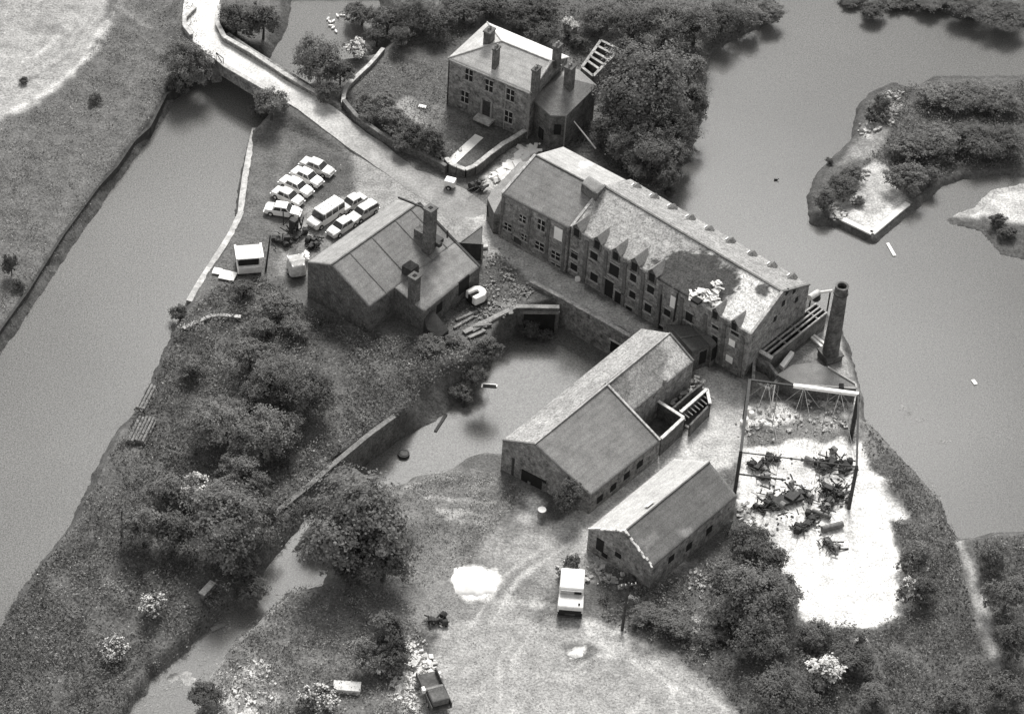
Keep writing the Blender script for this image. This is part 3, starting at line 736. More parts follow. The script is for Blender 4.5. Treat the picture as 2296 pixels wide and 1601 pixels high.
        MB().box(c - hf * .46 + nf * .1 + V((0, 0, 6.85)), (.12, .5, .75), math.atan2(hf.y, hf.x)).build('cheek', M_white, o)  # one cheek only: its sunlit brightness is put into a white board
    # windows and doors read off the wall
    k = dict(sill=mat('window sill', .34, .2, 1, .2, 5), lintel=mat('window lintel', .3, .3, 1, .3, 5))
    for (x, y, a, b) in ((1288, 571, .9, 1.1), (1332, 573, 1.0, 1.1), (1377, 606, 1.3, 1.7), (1420, 622, .8, 1.1), (1459, 648, .9, 1.1),
                         (1287, 598, .9, 1.), (1332, 621, 1.0, 1.2), (1418, 660, .8, 1.), (1453, 690, .9, 1.2), (1410, 694, .8, 1.0), (1496, 700, .8, 1.0), (1545, 710, .9, 1.3), (1545, 745, .9, 1.1),
                         (1604, 733, .8, .5), (1648, 747, 1.0, .5), (1603, 760, .7, 1.0), (1480, 735, .8, .9)):
        wbox(t, N0, N1, x, y, a, b, **k)
    tag(wbox(t, N0, N1, 1365, 646, 1.2, 2.4, 'door', M_dark, lintel=k['lintel']), 'tall dark loading doorway')
    wbox(t, N0, N1, 1305, 655, 1.3, 1.8, 'door', M_woodD, lintel=k['lintel'])
    wbox(t, N0, N1, 1388, 668, 1.2, 1.7, 'door', M_dark, lintel=k['lintel'])
    for (x, y, a, b) in ((1509.5, 678, .8, 1.6), (1641, 769, .8, .9), (1635, 805, .9, .9)): tag(wbox(t, N0, N1, x, y, a, b, 'window', M_white), 'boarded white window')
    for (a, b) in (((1270, 520), (1264, 612)), ((1317, 540), (1308, 632)), ((1360, 562), (1352, 660)), ((1403, 590), (1395, 690)), ((1443, 612), (1434, 715)), ((1482, 640), (1473, 735)), ((1530, 668), (1521, 765)), ((1583, 705), (1574, 795)), ((1625, 728), (1615, 822)), ((1666, 755), (1657, 845))):
        strip(t, N0, N1, a, b, .42, 'pilaster', mat('pier brick', .13, .35, 1.2, .4, 4), .14)
    for (a, b) in (((1484, 660), (1477, 745)), ((1521, 655), (1511, 720)), ((1276, 513), (1265, 610))):
        strip(t, N0, N1, a, b, .12, 'drainpipe', M_iron, .22)
    strip(t, N0, N1, (1266, 612), (1500, 760), .5, 'plinth', mat('plinth stone', .2, .4, 1, .4, 4), .1)
    for a, b in (((1279, 562), (1515, 702)), ):
        strip(t, N0, N1, a, b, .14, 'string_course', mat('string course', .2, .3, 1, .3, 4), .06)
    # gable openings
    for (x, y) in ((1765, 655), (1781, 652), (1757, 680), (1738, 715), (1786, 672)):
        wbox(t, N1, F1, x, y, .5, .7)
    MB().bar(N1 + V((0, 0, .05)), R1 + V((0, 0, .08)), .28, .14).build('verge', M_verge, t)
    MB().bar(F1 + V((0, 0, .05)), R1 + V((0, 0, .08)), .28, .14).build('verge', M_ridge, t)
    db_t = db.build('roof_debris', M_dull, None, base=P(1590, 675, 7.4)); tag(db_t, 'heap of bright broken boards lying on the damaged mill roof', 'debris')
    # dark hole
    MB().box(P(1562, 674, 7.5), (1.0, .8, .3), rz).build('hole', M_dark, t)
    return N0, N1, R0, R1, F0, F1
MILL = mill_range()

def mill_wing():
    z = 6.4; N0, N1 = P(1125, 434, z), P(1275.5, 512.5, z); R0, R1 = P(1200, 348, 8.6), P(1347, 426, 8.6); F0, F1 = P(1263, 329.5, z), P(1404, 404, z)
    base = (N0 + N1 + F0 + F1) / 4; base.z = 0
    t = thing('mill_wing', 'two-storey end wing of the mill with smooth slate roof and one white window', 'mill', base)
    dn = V((0, 0, -.15))
    MB().shell([N0 + dn, N1 + dn, R1 + dn * 1.3, F1 + dn, F0 + dn, R0 + dn * 1.3], -.6).build('wall', M_brick, t)
    roof_grid('roof', [N0, N1, R1, R0], M_roof, .25, t, 40, 20, [([(1126, 436), (1150, 436), (1215, 360), (1195, 345)], .26, 3, 6)], seed=3)
    roof_grid('roof', [F0, F1, R1, R0], M_roof, .46, t, 30, 10, [([(1297, 362), (1325, 362), (1330, 372), (1300, 378)], .75, 2, 4)], seed=4)  # far slope toned lighter than the near one to carry the sunlight
    ridge_line(t, R0, R1, M_ridge, .16)
    h = (N1 - N0).normalized(); rz = math.atan2(h.y, h.x)
    k = dict(sill=mat('window sill'), lintel=mat('window lintel'))
    for (x, y, a, b) in ((1139, 508, .9, 1.), (1172, 490, .8, 1.0), (1214, 504, .9, 1.5), (1210, 551, 1.1, 1.1), (1246, 572, 1.1, 1.1), (1176, 532, .8, .9), (1246, 600, 1.2, 1.2)):
        wbox(t, N0, N1, x, y, a, b, glaze=True, **k)
    tag(wbox(t, N0, N1, 1251.7, 525, 1.1, 1.7, 'window', M_white), 'bright white window')
    wbox(t, N0, N1, 1160, 545, 1.0, 1.7, 'door', M_woodD, lintel=k['lintel'])
    for (a, b) in (((1130, 442), (1120, 525)), ((1190, 470), (1181, 555)), ((1232, 495), (1224, 585)), ((1268, 512), (1260, 607))):
        strip(t, N0, N1, a, b, .3, 'pilaster', mat('pier brick'), .12)
    strip(t, N0, N1, (1142, 540), (1258, 606), .5, 'plinth', mat('plinth stone'), .1)
    strip(t, N0, N1, (1122, 486), (1268, 563), .14, 'string_course', mat('string course'), .06)
    MB().bar(N0 + V((0, 0, .04)), R0 + V((0, 0, .06)), .3, .12).build('verge', M_verge, t)
    # raised hoist box astride the ridge
    b0 = [P(1304, 411, 9.3), P(1337, 436, 9.3), P(1357, 417, 9.3), P(1321, 394, 9.3)]
    o = MB().prism([(p.x, p.y) for p in b0], 7.0, 9.2).build('hoist_house', M_brickD, t)
    roof_grid('roof', [b0[0], b0[1], b0[2], b0[3]], M_roof, .24, o, 4, 4, thick=.1)
    MB().bar(b0[1] + V((0, 0, .05)), b0[2] + V((0, 0, .05)), .25, .2).build('parapet', M_ridge, o)
    return t
mill_wing()

def wing_leanto():
    ring = [(1105, 435), (1126, 441), (1200, 356), (1175, 358)]
    z1, z2 = 3.1, 5.0
    pts = [P(1093, 445, 3.0), P(1108, 478, 3.0), P(1124, 482, 3.0), P(1127, 442, 4.6), P(1198, 361, 4.6), P(1165, 364, 3.2), P(1103, 428, 3.0)]
    b = pts[0].copy(); b.z = 0
    t = thing('lean_to_shed', 'low shed with a pale sloping roof and angled dark end against the mill wing', 'shed', b)
    MB().shell([p - V((0, 0, .1)) for p in pts], -.4).build('wall', M_brickD, t)
    roof = MB(); roof.slab(pts, .12); roof.build('roof', M_roof, t, tone=.24)
    strip(t, pts[0], pts[1], (1093, 462), (1094, 486), .5, 'window', M_dark, .06)
wing_leanto()

# ---- smaller hall by the canal
def canal_hall():
    A, AP, C = P(690, 587.5, 5.0), P(743, 594, 6.65), P(828, 688, 3.85)
    A2, R2, C2 = P(888, 449, 5.0), P(939, 455, 6.65), P(1022, 543, 3.85)
    J = P(885, 645, 3.85); E1, E2 = P(951, 699, 2.9), P(1076, 598, 2.9)
    b = (A + C2) / 2; b.z = 0
    t = thing('canal_hall', 'wide grey-roofed hall with a stepped eave and two brick chimneys by the canal', 'hall', b)
    d = V((0, 0, -.14))
    MB().shell([p + d for p in (A, AP, C, J, E1, E2, C2, R2, A2)], -2.4).build('wall', M_brickD, t)
    roof_grid('roof', [A, A2, R2, AP], M_roof, .36, t, 40, 8, seed=5)  # upper-left slope: sunlight painted in as a paler tone
    roof_grid('roof', [C, C2, R2, AP], M_roof, .27, t, 50, 24, [([(1010, 512), (1052, 560), (1076, 598), (1020, 600), (985, 545)], .31, 6, 10), ([(925, 560), (945, 540), (990, 570), (970, 600)], .25, 6, 10)], seed=6)
    roof_grid('roof', [E1, E2, C2, J], M_roof, .285, t, 30, 10, seed=7)
    ridge_line(t, AP, R2, M_ridge, .16)
    # sheet seams and gutter edges
    sm = MB()
    for f in (.2, .45, .72, .9):
        a = C.lerp(C2, f); c = AP.lerp(R2, f); sm.bar(a + V((0, 0, .02)), c + V((0, 0, .02)), .10, .06)
    sm.build('roof_seam', mat('seam', .15, .2, 1, .2, 4), t)
    ev = MB(); ev.bar(R2 + V((0, 0, .02)), C2 + V((0, 0, .02)), .28, .16); ev.bar(C2, E2, .28, .16); ev.build('verge', M_iron, t)
    h = (C2 - C).normalized(); rz = math.atan2(h.y, h.x)
    c1 = P(962, 548, 5.4)
    o = chimney(t, c1, 1.05, 1.05, 5.0, rz, M_brickD, 0)
    jb = MB(); tp = c1 + V((0, 0, 5.0)); a = P(893, 443, tp.z); jb.bar(tp + V((0, 0, -.2)), a, .16, .2); jb.bar(tp + V((0, 0, -1.2)), tp.lerp(a, .3) + V((0, 0, -.1)), .1, .1); jb.build('bracket_arm', M_iron, o)
    MB().box(c1 + V((0, 0, 5.2)), (.4, .4, .06), rz).build('flue', M_dark, o)
    MB().box(P(944, 521, 5.9), (1.0, 1.2, .9), rz).build('skylight', M_brickD, t)
    MB().box(P(977, 541, 5.2), (1.5, 1.0, .5), rz).build('roof_vent', M_iron, t)
    MB().box(P(984, 548, 5.6), (.5, .5, .5), rz).build('roof_vent', M_woodD, t)
    c2 = P(928, 668, 3.5)
    o = chimney(t, c2, .95, .95, 3.0, rz, M_brickD, 0)
    MB().box(c2 + V((0, 0, 3.2)), (.4, .4, .06), rz).build('flue', M_dark, o)
    # pyramid cowl
    q = P(920, 604, 4.7); s = .85
    cs = [q + V((math.cos(rz + PI / 4 + i * PI / 2) * s * 1.1, math.sin(rz + PI / 4 + i * PI / 2) * s * 1.1, .55)) for i in range(4)]
    o = MB().prism([(p.x, p.y) for p in cs], q.z - .5, q.z + .45).build('ventilator', M_woodD, t)
    MB().add(cs + [q + V((0, 0, 1.3))], [(0, 1, 4), (1, 2, 4), (2, 3, 4), (3, 0, 4), (3, 2, 1, 0)]).build('cowl', mat('cowl lead', .07, .3, 1, .3, 4), o)
    for x, y in ((796, 634), (805, 547), (1003, 527)):
        p = P(x, y, 5.2 if x > 800 else 4.6); MB().tube(p + V((0, 0, -.4)), p + V((0, 0, .6)), .1, .1, 8).build('vent_pipe', M_iron, t)
    # planks and slits on the dark gable
    for x in (735, 785): strip(t, A, C, (x, 640), (x - 3, 680), .25, 'window', M_dark, .05)
    wbox(t, E1, E2, 1040, 640, 1.8, 1.9, 'door', M_dark); wbox(t, E1, E2, 985, 690, 1.0, 1.2, 'window', M_dark)
canal_hall()

def hall_porch():
    pts = [P(1032, 543, 2.0), P(1079, 509, 3.2), P(1087, 515, 3.1), P(1083, 540, 2.2), P(1050, 556, 1.6)]
    b = pts[0].copy(); b.z = 0
    t = thing('yard_shed', 'small triangular dark-fronted shed at the corner of the canal hall', 'shed', b)
    a, c, e = P(1030, 545, 2.4), P(1080, 508, 2.4), P(1082, 548, 2.4)
    MB().shell([a, c, e], -.3).build('wall', M_woodD, t)
    ap = (a + c + e) / 3
    MB().slab([a, c, e], .12).build('roof', M_roof, t, tone=.10)
    MB().bar(c + V((0, 0, .1)), V((c.x, c.y, -.1)), .22).build('post', M_wood, t)
    MB().bar(e + V((0, 0, .1)), V((e.x, e.y, -.1)), .22).build('post', M_wood, t)
    MB().bar(a, c, .18).build('beam', M_wood, t)
hall_porch()

# ---- hall beside the basin
def basin_hall():
    A, AP, C = P(1127, 987, 4.2), P(1198, 996, 5.83), P(1324, 1111, 2.7)
    A2, R2 = P(1438, 737, 4.2), P(1502, 747, 5.83); J = P(1357, 858.5, 5.83); CJ = P(1480, 988, 2.7)
    M2 = P(1416, 924, 4.2); D2 = P(1555, 810, 4.2)
    b = (A + D2) / 2; b.z = 0
    t = thing('basin_hall', 'long hall standing over the basin with a weathered two-tone pitched roof, its sunlit slope painted paler', 'hall', b)
    d = V((0, 0, -.14))
    MB().shell([p + d for p in (A, AP, C, CJ, M2, D2, R2, A2)], -4.0).build('wall', M_brick, t)
    roof_grid('roof', [A, A2, R2, AP], M_roofM, .36, t, 60, 12, [([(1127, 980), (1210, 930), (1260, 920), (1200, 1000)], .40, 5, 10), ([(1300, 870), (1420, 745), (1470, 745), (1400, 830)], .40, 8, 14)], seed=8)  # sun on this slope is put into its lighter tone
    roof_grid('roof', [C, CJ, J, AP], M_roof, .25, t, 40, 26, [([(1357, 858), (1480, 985), (1440, 1000), (1345, 880)], .21, 5, 12), ([(1250, 1090), (1300, 1040), (1400, 1050), (1340, 1105)], .27, 8, 12)], seed=9)
    roof_grid('roof', [M2, D2, R2, J], M_roofM, .27, t, 50, 18, [([(1480, 765), (1500, 748), (1555, 808), (1500, 850), (1485, 835)], .46, 7, 10), ([(1430, 800), (1470, 770), (1500, 800), (1480, 850), (1440, 880)], .24, 8, 10), ([(1360, 862), (1400, 840), (1420, 870), (1400, 905)], .19, 6, 8)], sag=.09, seed=10)
    ridge_line(t, AP, R2, M_ridgeL, .15)
    MB().bar(J + V((0, 0, .1)), CJ + V((0, 0, .1)), .22, .14).build('verge', M_verge, t)
    MB().bar(R2 + V((0, 0, .06)), D2 + V((0, 0, .06)), .2, .12).build('verge', M_ridge, t)
    MB().bar(A + V((0, 0, .05)), AP + V((0, 0, .06)), .2, .1).build('verge', M_ridge, t)
    # patches of sheeting
    wbox(t, A, C, 1196, 1085, 3.0, 2.6, 'doorway', M_dark)
    wbox(t, A, C, 1150, 1050, .3, 3.0, 'drainpipe', M_iron)
    wbox(t, A, C, 1219, 1100, .5, 2.3, 'door_post', M_wood)
    wbox(t, A, C, 1185, 1096, .35, 2.2, 'door_post', M_ironL)
    for (x, y) in ((1345, 1118), (1375, 1092), (1405, 1066), (1435, 1040)): wbox(t, C, CJ, x, y, .9, .9, 'window', M_dark)
    fl = P(1490, 858, 4.3)
    MB().tube(fl + V((0, 0, -.6)), fl + V((0, 0, .5)), .22, .2, 8).build('flue', M_ironL, t)
    return C, CJ, M2, D2
C_, CJ_, M2_, D2_ = basin_hall()

def ruin_yard():
    pts = [P(1462, 893, 2.2), P(1531, 941, 2.2), P(1488, 984, 2.0)]
    b = pts[1].copy(); b.z = 0
    t = thing('roofless_outhouse', 'roofless brick outhouse with white-topped walls against the basin hall', 'ruin', b)
    def wl(a, c, h, top=True):
        a = P(a[0], a[1], h); c = P(c[0], c[1], h)
        o = MB().add([V((p.x, p.y, z)) + off for p in (a, c) for z in (-.3, h) for off in (V((0, 0, 0)), V((.18, -.12, 0)))], [(0, 1, 5, 4), (2, 6, 7, 3), (0, 2, 3, 1), (4, 5, 7, 6), (0, 4, 6, 2), (1, 3, 7, 5)]).build('wall', M_brickD, t)
        if top: MB().bar(a + V((.09, -.06, .06)), c + V((.09, -.06, .06)), .34, .12).build('coping', mat('limewashed coping', .55, .3, 2, .3, 5), o)
    wl((1466, 894), (1531, 936), 2.4); wl((1531, 936), (1480, 983), 2.4); wl((1524, 924), (1583, 872), 1.9); wl((1583, 872), (1590, 905), 1.8); wl((1590, 905), (1545, 952), 1.6, False); wl((1505, 915), (1545, 880), 2.0, False)
    wl((1545, 880), (1572, 860), 1.6, False)
    fl = [P(1420, 925, .1), P(1466, 890, .1), P(1530, 938, .1), P(1482, 985, .1)]
    MB().slab(fl, .1).build('floor', mat('outhouse floor', .1, .4, 1, .4, 3), t)
    bm = MB(); r = random.Random(8)
    for i in range(9):
        x = 1515 + i * 8; y = 925 - i * 6
        bm.bar(P(x, y, 1.7), P(x + 22, y + 18, 1.5), .12)
    bm.build('rafter', M_wood, t)
    db = MB()
    for i in range(40):
        x = r.uniform(1500, 1580); y = 905 - (x - 1500) * .55 + r.uniform(-16, 16)
        db.box(G(x, y, r.uniform(.1, .9)), (r.uniform(.2, .9), r.uniform(.1, .5), r.uniform(.1, .3)), r.uniform(0, 3), ('X', r.uniform(-.6, .6)))
    o = db.build('rubble_heap', mat('pale rubble', .4, .4, 1.5, .4, 4), None, base=G(1545, 885)); tag(o, 'pale rubble and broken boards heaped inside the roofless outhouse', 'rubble')
ruin_yard()

def shed_row():
    specs = [('dark roofed shed squeezed between the mill and the basin hall', [(1497, 728), (1551, 728), (1598, 772), (1553, 790)], 2.9, .13),
             ('small flat-topped annexe shed with a paler roof edge beside the mill', [(1552, 728), (1568, 726), (1606, 768), (1596, 776)], 3.2, .19)]
    for lab, px, z, tn in specs:
        q = [P(x, y, z) for x, y in px]; q[0].z += 0; b = q[0].copy(); b.z = 0
        t = thing('lean_to_shed', lab, 'shed', b)
        MB().shell([p - V((0, 0, .1)) for p in q], -.3).build('wall', M_brickD, t)
        o = roof_grid('roof', q, M_roof, tn, t, 10, 10, seed=int(z * 10))
        MB().bar(q[0].lerp(q[3], .5) + V((0, 0, .05)), q[1].lerp(q[2], .5) + V((0, 0, .05)), .14, .1).build('ridge', M_ridge, t)
        wbox(t, q[3], q[2], (px[2][0] + px[3][0]) / 2, (px[2][1] + px[3][1]) / 2 + 20, .9, 1.8, 'door', M_dark)
    q = [P(1498, 722, 2.2), P(1520, 712, 2.2), P(1548, 728, 2.2), P(1500, 735, 2.2)]
    # dark lower lean-to at the foot of the canal hall
    q = [P(944, 694, 2.4), P(975, 700, 2.2), P(1006, 740, .9), P(984, 758, .7), P(958, 738, 1.2)]
    t = thing('lean_to_shed', 'dark steep lean-to roof dropping from the canal hall corner to the scrub', 'shed', V((q[0].x, q[0].y, 0)))
    MB().shell([p - V((0, 0, .1)) for p in q], -1.6).build('wall', M_woodD, t); MB().slab(q, .1).build('roof', M_roof, t, tone=.05)
shed_row()

# ---- lowest workshop
def workshop():
    A, AP, C = P(1320, 1185, 3.0), P(1401, 1190.6, 5.7), P(1462, 1271.5, 3.4)
    A2, R2, C2 = P(1512, 1028, 3.0), P(1591, 1035.5, 5.7), P(1652, 1111, 3.4)
    b = (A + C2) / 2; b.z = 0
    t = thing('workshop', 'brick workshop with one roof slope toned bright as if sunlit, one dull and a broken white gable verge', 'workshop', b)
    d = V((0, 0, -.14))
    MB().shell([p + d for p in (A, AP, C, C2, R2, A2)], -.6).build('wall', M_brick, t)
    roof_grid('roof', [A, A2, R2, AP], M_roof, .52, t, 40, 12, [([(1320, 1190), (1420, 1110), (1440, 1150), (1400, 1190)], .56, 4, 8)], seed=11)  # sunlit slope: brightness painted into the tone, the other slope kept dull
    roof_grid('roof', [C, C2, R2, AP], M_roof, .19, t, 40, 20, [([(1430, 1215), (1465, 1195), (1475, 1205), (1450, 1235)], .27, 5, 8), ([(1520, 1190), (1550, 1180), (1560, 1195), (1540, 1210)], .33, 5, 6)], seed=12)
    ridge_line(t, AP, R2, M_ridge, .14)
    vg = MB(); n = 16
    for (a, c) in ((A, AP), (AP, C)):
        for i in range(n):
            s = a.lerp(c, i / n); e = a.lerp(c, (i + 1.15) / n); j = V((random.uniform(-.08, .08), random.uniform(-.08, .08), .07))
            if random.random() < .88: vg.bar(s + j, e + j, random.uniform(.14, .3), .12)
    vg.build('verge', mat('broken mortar', .62, .2, 2, .3, 5), t)
    p = AP.lerp(R2, .36).lerp(C.lerp(C2, .36), .12); h = (R2 - AP).normalized()
    sl_ = (C - AP).normalized(); a = P(1474, 1133, 5.5)
    k = MB().slab([a + V((0, 0, .12)), a + h * .5 + V((0, 0, .12)), a + h * .5 + sl_ * 1.2 + V((0, 0, .12)), a + sl_ * 1.2 + V((0, 0, .12))], .06); k.build('rooflight', M_white, t)
    a2 = P(1468, 1125, 5.45)
    MB().slab([a2 + V((0, 0, .12)), a2 - h * 1.1 + V((0, 0, .12)), a2 - h * 1.1 + (A - AP).normalized() * .5 + V((0, 0, .12)), a2 + (A - AP).normalized() * .5 + V((0, 0, .12))], .06).build('rooflight', M_dull, t)
    for x, y in ((1505, 1252), (1545, 1225), (1590, 1188)): wbox(t, C, C2, x, y, .9, .9, 'window', M_dark)
    wbox(t, A, C, 1345, 1222, .9, 1.6, 'doorway', M_dark)
    for x in (1355, 1385): wbox(t, A, C, x, 1245, .7, .5, 'window', M_dark)
workshop()

# ---- the house
def house():
    z = 6.8; zr = 8.8
    L_, T_, N_, K_ = P(1004, 131, z), P(1092, 50, z), P(1189.4, 209, z), P(1277, 128, z)
    Rl, Rr = P(1125, 93, zr), P(1236, 138, zr)
    b = (L_ + K_) / 2; b.z = 0
    t = thing('house', 'tall brick house with a pale hipped roof, four chimney stacks and an arched front door', 'house', b)
    sh = .12; c = (L_ + T_ + N_ + K_) / 4
    ins = [p.lerp(c, .03) - V((0, 0, .15)) for p in (L_, N_)] + [N_.lerp(c, .03) - V((0, 0, .15))]
    i4 = [p.lerp(c, .03) - V((0, 0, .15)) for p in (L_, N_, K_, T_)]
    MB().shell([i4[0], i4[1], Rr.lerp(c, .02) - V((0, 0, .3)), i4[2], i4[3]], -.4).build('wall', M_brick, t)
    roof_grid('roof', [L_, N_, Rr, Rl], M_roof, .54, t, 36, 14, seed=13, thick=.12)
    roof_grid('roof', [T_, K_, Rr, Rl], M_roof, .72, t, 30, 10, seed=14, thick=.12)  # back slope facing the sun, painted paler than the front
    roof_grid('roof', [L_, T_, Rl, Rl], M_roof, .54, t, 24, 10, seed=15, thick=.12)
    for a, e in ((Rl, Rr), (Rl, T_), (Rl, L_)): ridge_line(t, a, e, M_ridgeL, .13)
    MB().bar(N_ + V((0, 0, .08)), Rr + V((0, 0, .08)), .3, .22).build('verge', M_verge, t)
    g = MB(); g.bar(L_ - V((0, 0, .1)), N_ - V((0, 0, .1)), .16, .14); g.build('gutter', mat('gutter', .35, .2, 1, .2, 4), t)
    h = (N_ - L_).normalized(); rz = math.atan2(h.y, h.x)
    chimney(t, P(1096, 96, 8.0), .85, 1.2, 1.7, rz, M_brickD, 2)
    chimney(t, P(1111, 144, 7.7), .5, .9, 2.2, rz, M_brickD, 2)
    chimney(t, P(1200, 196, 7.4), .6, 1.1, 2.6, rz, M_brickD, 2)
    chimney(t, P(1248, 133, 8.3), .7, 1.0, 1.9, rz, M_brickD, 2)
    k = dict(sill=mat('window sill'), lintel=mat('window lintel'), glaze=True)
    W = i4[0], i4[1]
    for x, y in ((1052, 168), (1097, 192), (1145, 213), (1042.5, 217), (1140.5, 262)): wbox(t, *W, x, y, .95, 1.65, 'window', M_dark, **k)
    o = wbox(t, *W, 1091.5, 244, 1.0, 2.1, 'door', M_woodD)
    q, hh, n = wall_hit(*W, 1091.5, 244)
    dm = MB()
    for s in (-1, 1): dm.box(q + hh * s * .66 + n * .08, (.22, .18, 2.3), rz)
    for i in range(9):
        a0 = PI * i / 9; a1 = PI * (i + 1) / 9
        dm.bar(q + hh * math.cos(a0) * .75 + V((0, 0, 1.15 + math.sin(a0) * .6)) + n * .1, q + hh * math.cos(a1) * .75 + V((0, 0, 1.15 + math.sin(a1) * .6)) + n * .1, .2, .2)
    dm.build('door_surround', mat('door stone', .26, .2, 1, .2, 5), o)
    MB().box(q + n * .6 - V((0, 0, 1.25)), (2.2, 1.2, .3), rz).build('doorstep', M_stone, t)
    MB().bar(i4[1] + V((0, 0, 0)), V((i4[1].x, i4[1].y, 0)), .3).build('quoin', mat('quoin stone', .2, .3, 1, .3, 5), t)
    MB().bar(i4[0] + V((-.05, 0, 0)), V((i4[0].x - .05, i4[0].y, 0)), .12).build('drainpipe', M_iron, t)
    MB().bar(*(lambda a: (a + n * .1, V((a.x, a.y, 0)) + n * .1))(wall_hit(*W, 1136, 190)[0]), .1).build('drainpipe', mat('gutter'), t)
    # annexe
    za = 4.9; ring = [P(1190, 220, za), P(1234, 259, za), P(1269, 260.6, za), P(1338.5, 192, za), P(1300, 158, za), P(1262, 142, za)]
    ap = P(1262, 172, 7.1)
    b = (ring[1] + ring[4]) / 2; b.z = 0
    t2 = thing('house_annexe', 'lower annexe of the house with a canted front, dull hipped roof and one thick chimney', 'annexe', b)
    cc = sum(ring, V((0, 0, 0))) / 6
    MB().shell([p.lerp(cc, .03) - V((0, 0, .12)) for p in ring], -.6).build('wall', M_brickD, t2)
    rm = MB().add(ring + [ap] + [p - V((0, 0, .15)) for p in ring], [(i, (i + 1) % 6, 6) for i in range(6)] + [(i, i + 7, (i + 1) % 6 + 7, (i + 1) % 6) for i in range(6)]); rm.build('roof', M_roof, t2, tone=.195)
    chimney(t2, P(1275, 196, 6.2), .9, 1.05, 2.9, rz, M_brickD, 2)
    for x, y in ((1249, 150), (1214, 172)): 
        p = P(x + 8, y + 10, 6.6); MB().tube(p, p + V((0, 0, .9)), .16, .13, 8).build('chimney_pot', M_brick, t2)
    for a, e, x, y in ((0, 1, 1212, 300), (1, 2, 1250, 292)): wbox(t2, ring[a], ring[e], x, y, .8, 1.4, 'window', M_dark)
    MB().bar(ring[2] - V((0, 0, .1)), V((ring[2].x, ring[2].y, 0)), .16).build('drainpipe', M_ironL, t2)
house()

def ruin_sheds():
    c = [(1305, 152), (1347, 92), (1388, 112), (1330, 172)]
    b = G(1345, 130)
    t = thing('roofless_outbuilding', 'roofless row of small dark cells with pale wall tops behind the house', 'ruin', b)
    lo = 2.2
    Q = [P(x, y, lo) for x, y in c]
    def wl(a, e, pale=True):
        d = (e - a).normalized(); n = V((-d.y, d.x, 0)) * .13
        o = MB().add([V((p.x, p.y, z)) + s * n for p in (a, e) for z in (-.3, lo) for s in (-1, 1)], [(0, 1, 5, 4), (2, 6, 7, 3), (0, 2, 3, 1), (4, 5, 7, 6), (0, 4, 6, 2), (1, 3, 7, 5)]).build('wall', M_brickD, t)
        MB().bar(a + V((0, 0, .05)), e + V((0, 0, .05)), .34, .1).build('coping', mat('weathered coping', .3, .4, 1, .4, 4), o)
    for i in range(4): wl(Q[i], Q[(i + 1) % 4])
    for f in (.25, .42, .6, .8): wl(Q[0].lerp(Q[1], f), Q[3].lerp(Q[2], f))
    MB().slab([P(x, y, .06) for x, y in c], .06).build('floor', M_dark, t)
    q = [P(x, y, .35) for x, y in ((1345, 85), (1375, 68), (1412, 84), (1400, 104), (1375, 100))]
    o = MB().slab(q, .7).build('concrete_pad', mat('old concrete', .19, .3, .8, .3, 4), None, base=V((q[0].x, q[0].y, 0))); tag(o, 'grey concrete slab among the trees behind the roofless cells', 'slab')
    a, e = P(1336, 334, .3), P(1283, 267.6, 2.8)
    o = MB().tube(a, e, .09, .07, 8).build('leaning_pole', M_white, None, base=a); tag(o, 'thin white pole leaning against the dark corner of the annexe', 'pole')
ruin_sheds()

# ---- round brick stack
def stack():
    b = P(1860, 803, 0); tp = b + V((0, 0, 10.4))
    t = thing('factory_chimney', 'tall tapering round brick factory chimney at the river end of the mill', 'chimney', b)
    n = 28; mb = MB(); rings = []
    prof = [(-.3, .92), (3, .86), (6.5, .78), (9.2, .72), (9.3, .78), (9.6, .78), (9.65, .70), (10.2, .69), (10.4, .73)]
    vs = []; fs = []
    for z, r in prof + [(10.4, .5), (8.5, .48)]:
        for i in range(n): vs.append(b + V((math.cos(2 * PI * i / n) * r, math.sin(2 * PI * i / n) * r, z)))
    k = len(prof) + 2
    for j in range(k - 1):
        for i in range(n): fs.append((j * n + i, j * n + (i + 1) % n, (j + 1) * n + (i + 1) % n, (j + 1) * n + i))
    mb.add(vs, fs); mb.build('shaft', mat('chimney brick', .10, .45, 1.1, .55, 3.), t)
    MB().tube(b + V((0, 0, 9.9)), b + V((0, 0, 9.95)), .5, .5, n).build('flue', M_dark, t)
    MB().box(b + V((0, 0, .3)), (1.95, 1.95, .9), .5).build('base', M_brickD, t)
    MB().box(b + V((0, 0, .85)), (2.15, 2.15, .2), .5).build('plinth', mat('sooty cap'), t)
    MB().tube(b + V((0, 0, 9.35)), b + V((0, 0, 9.5)), .80, .80, n).build('iron_band', M_iron, t)
stack()

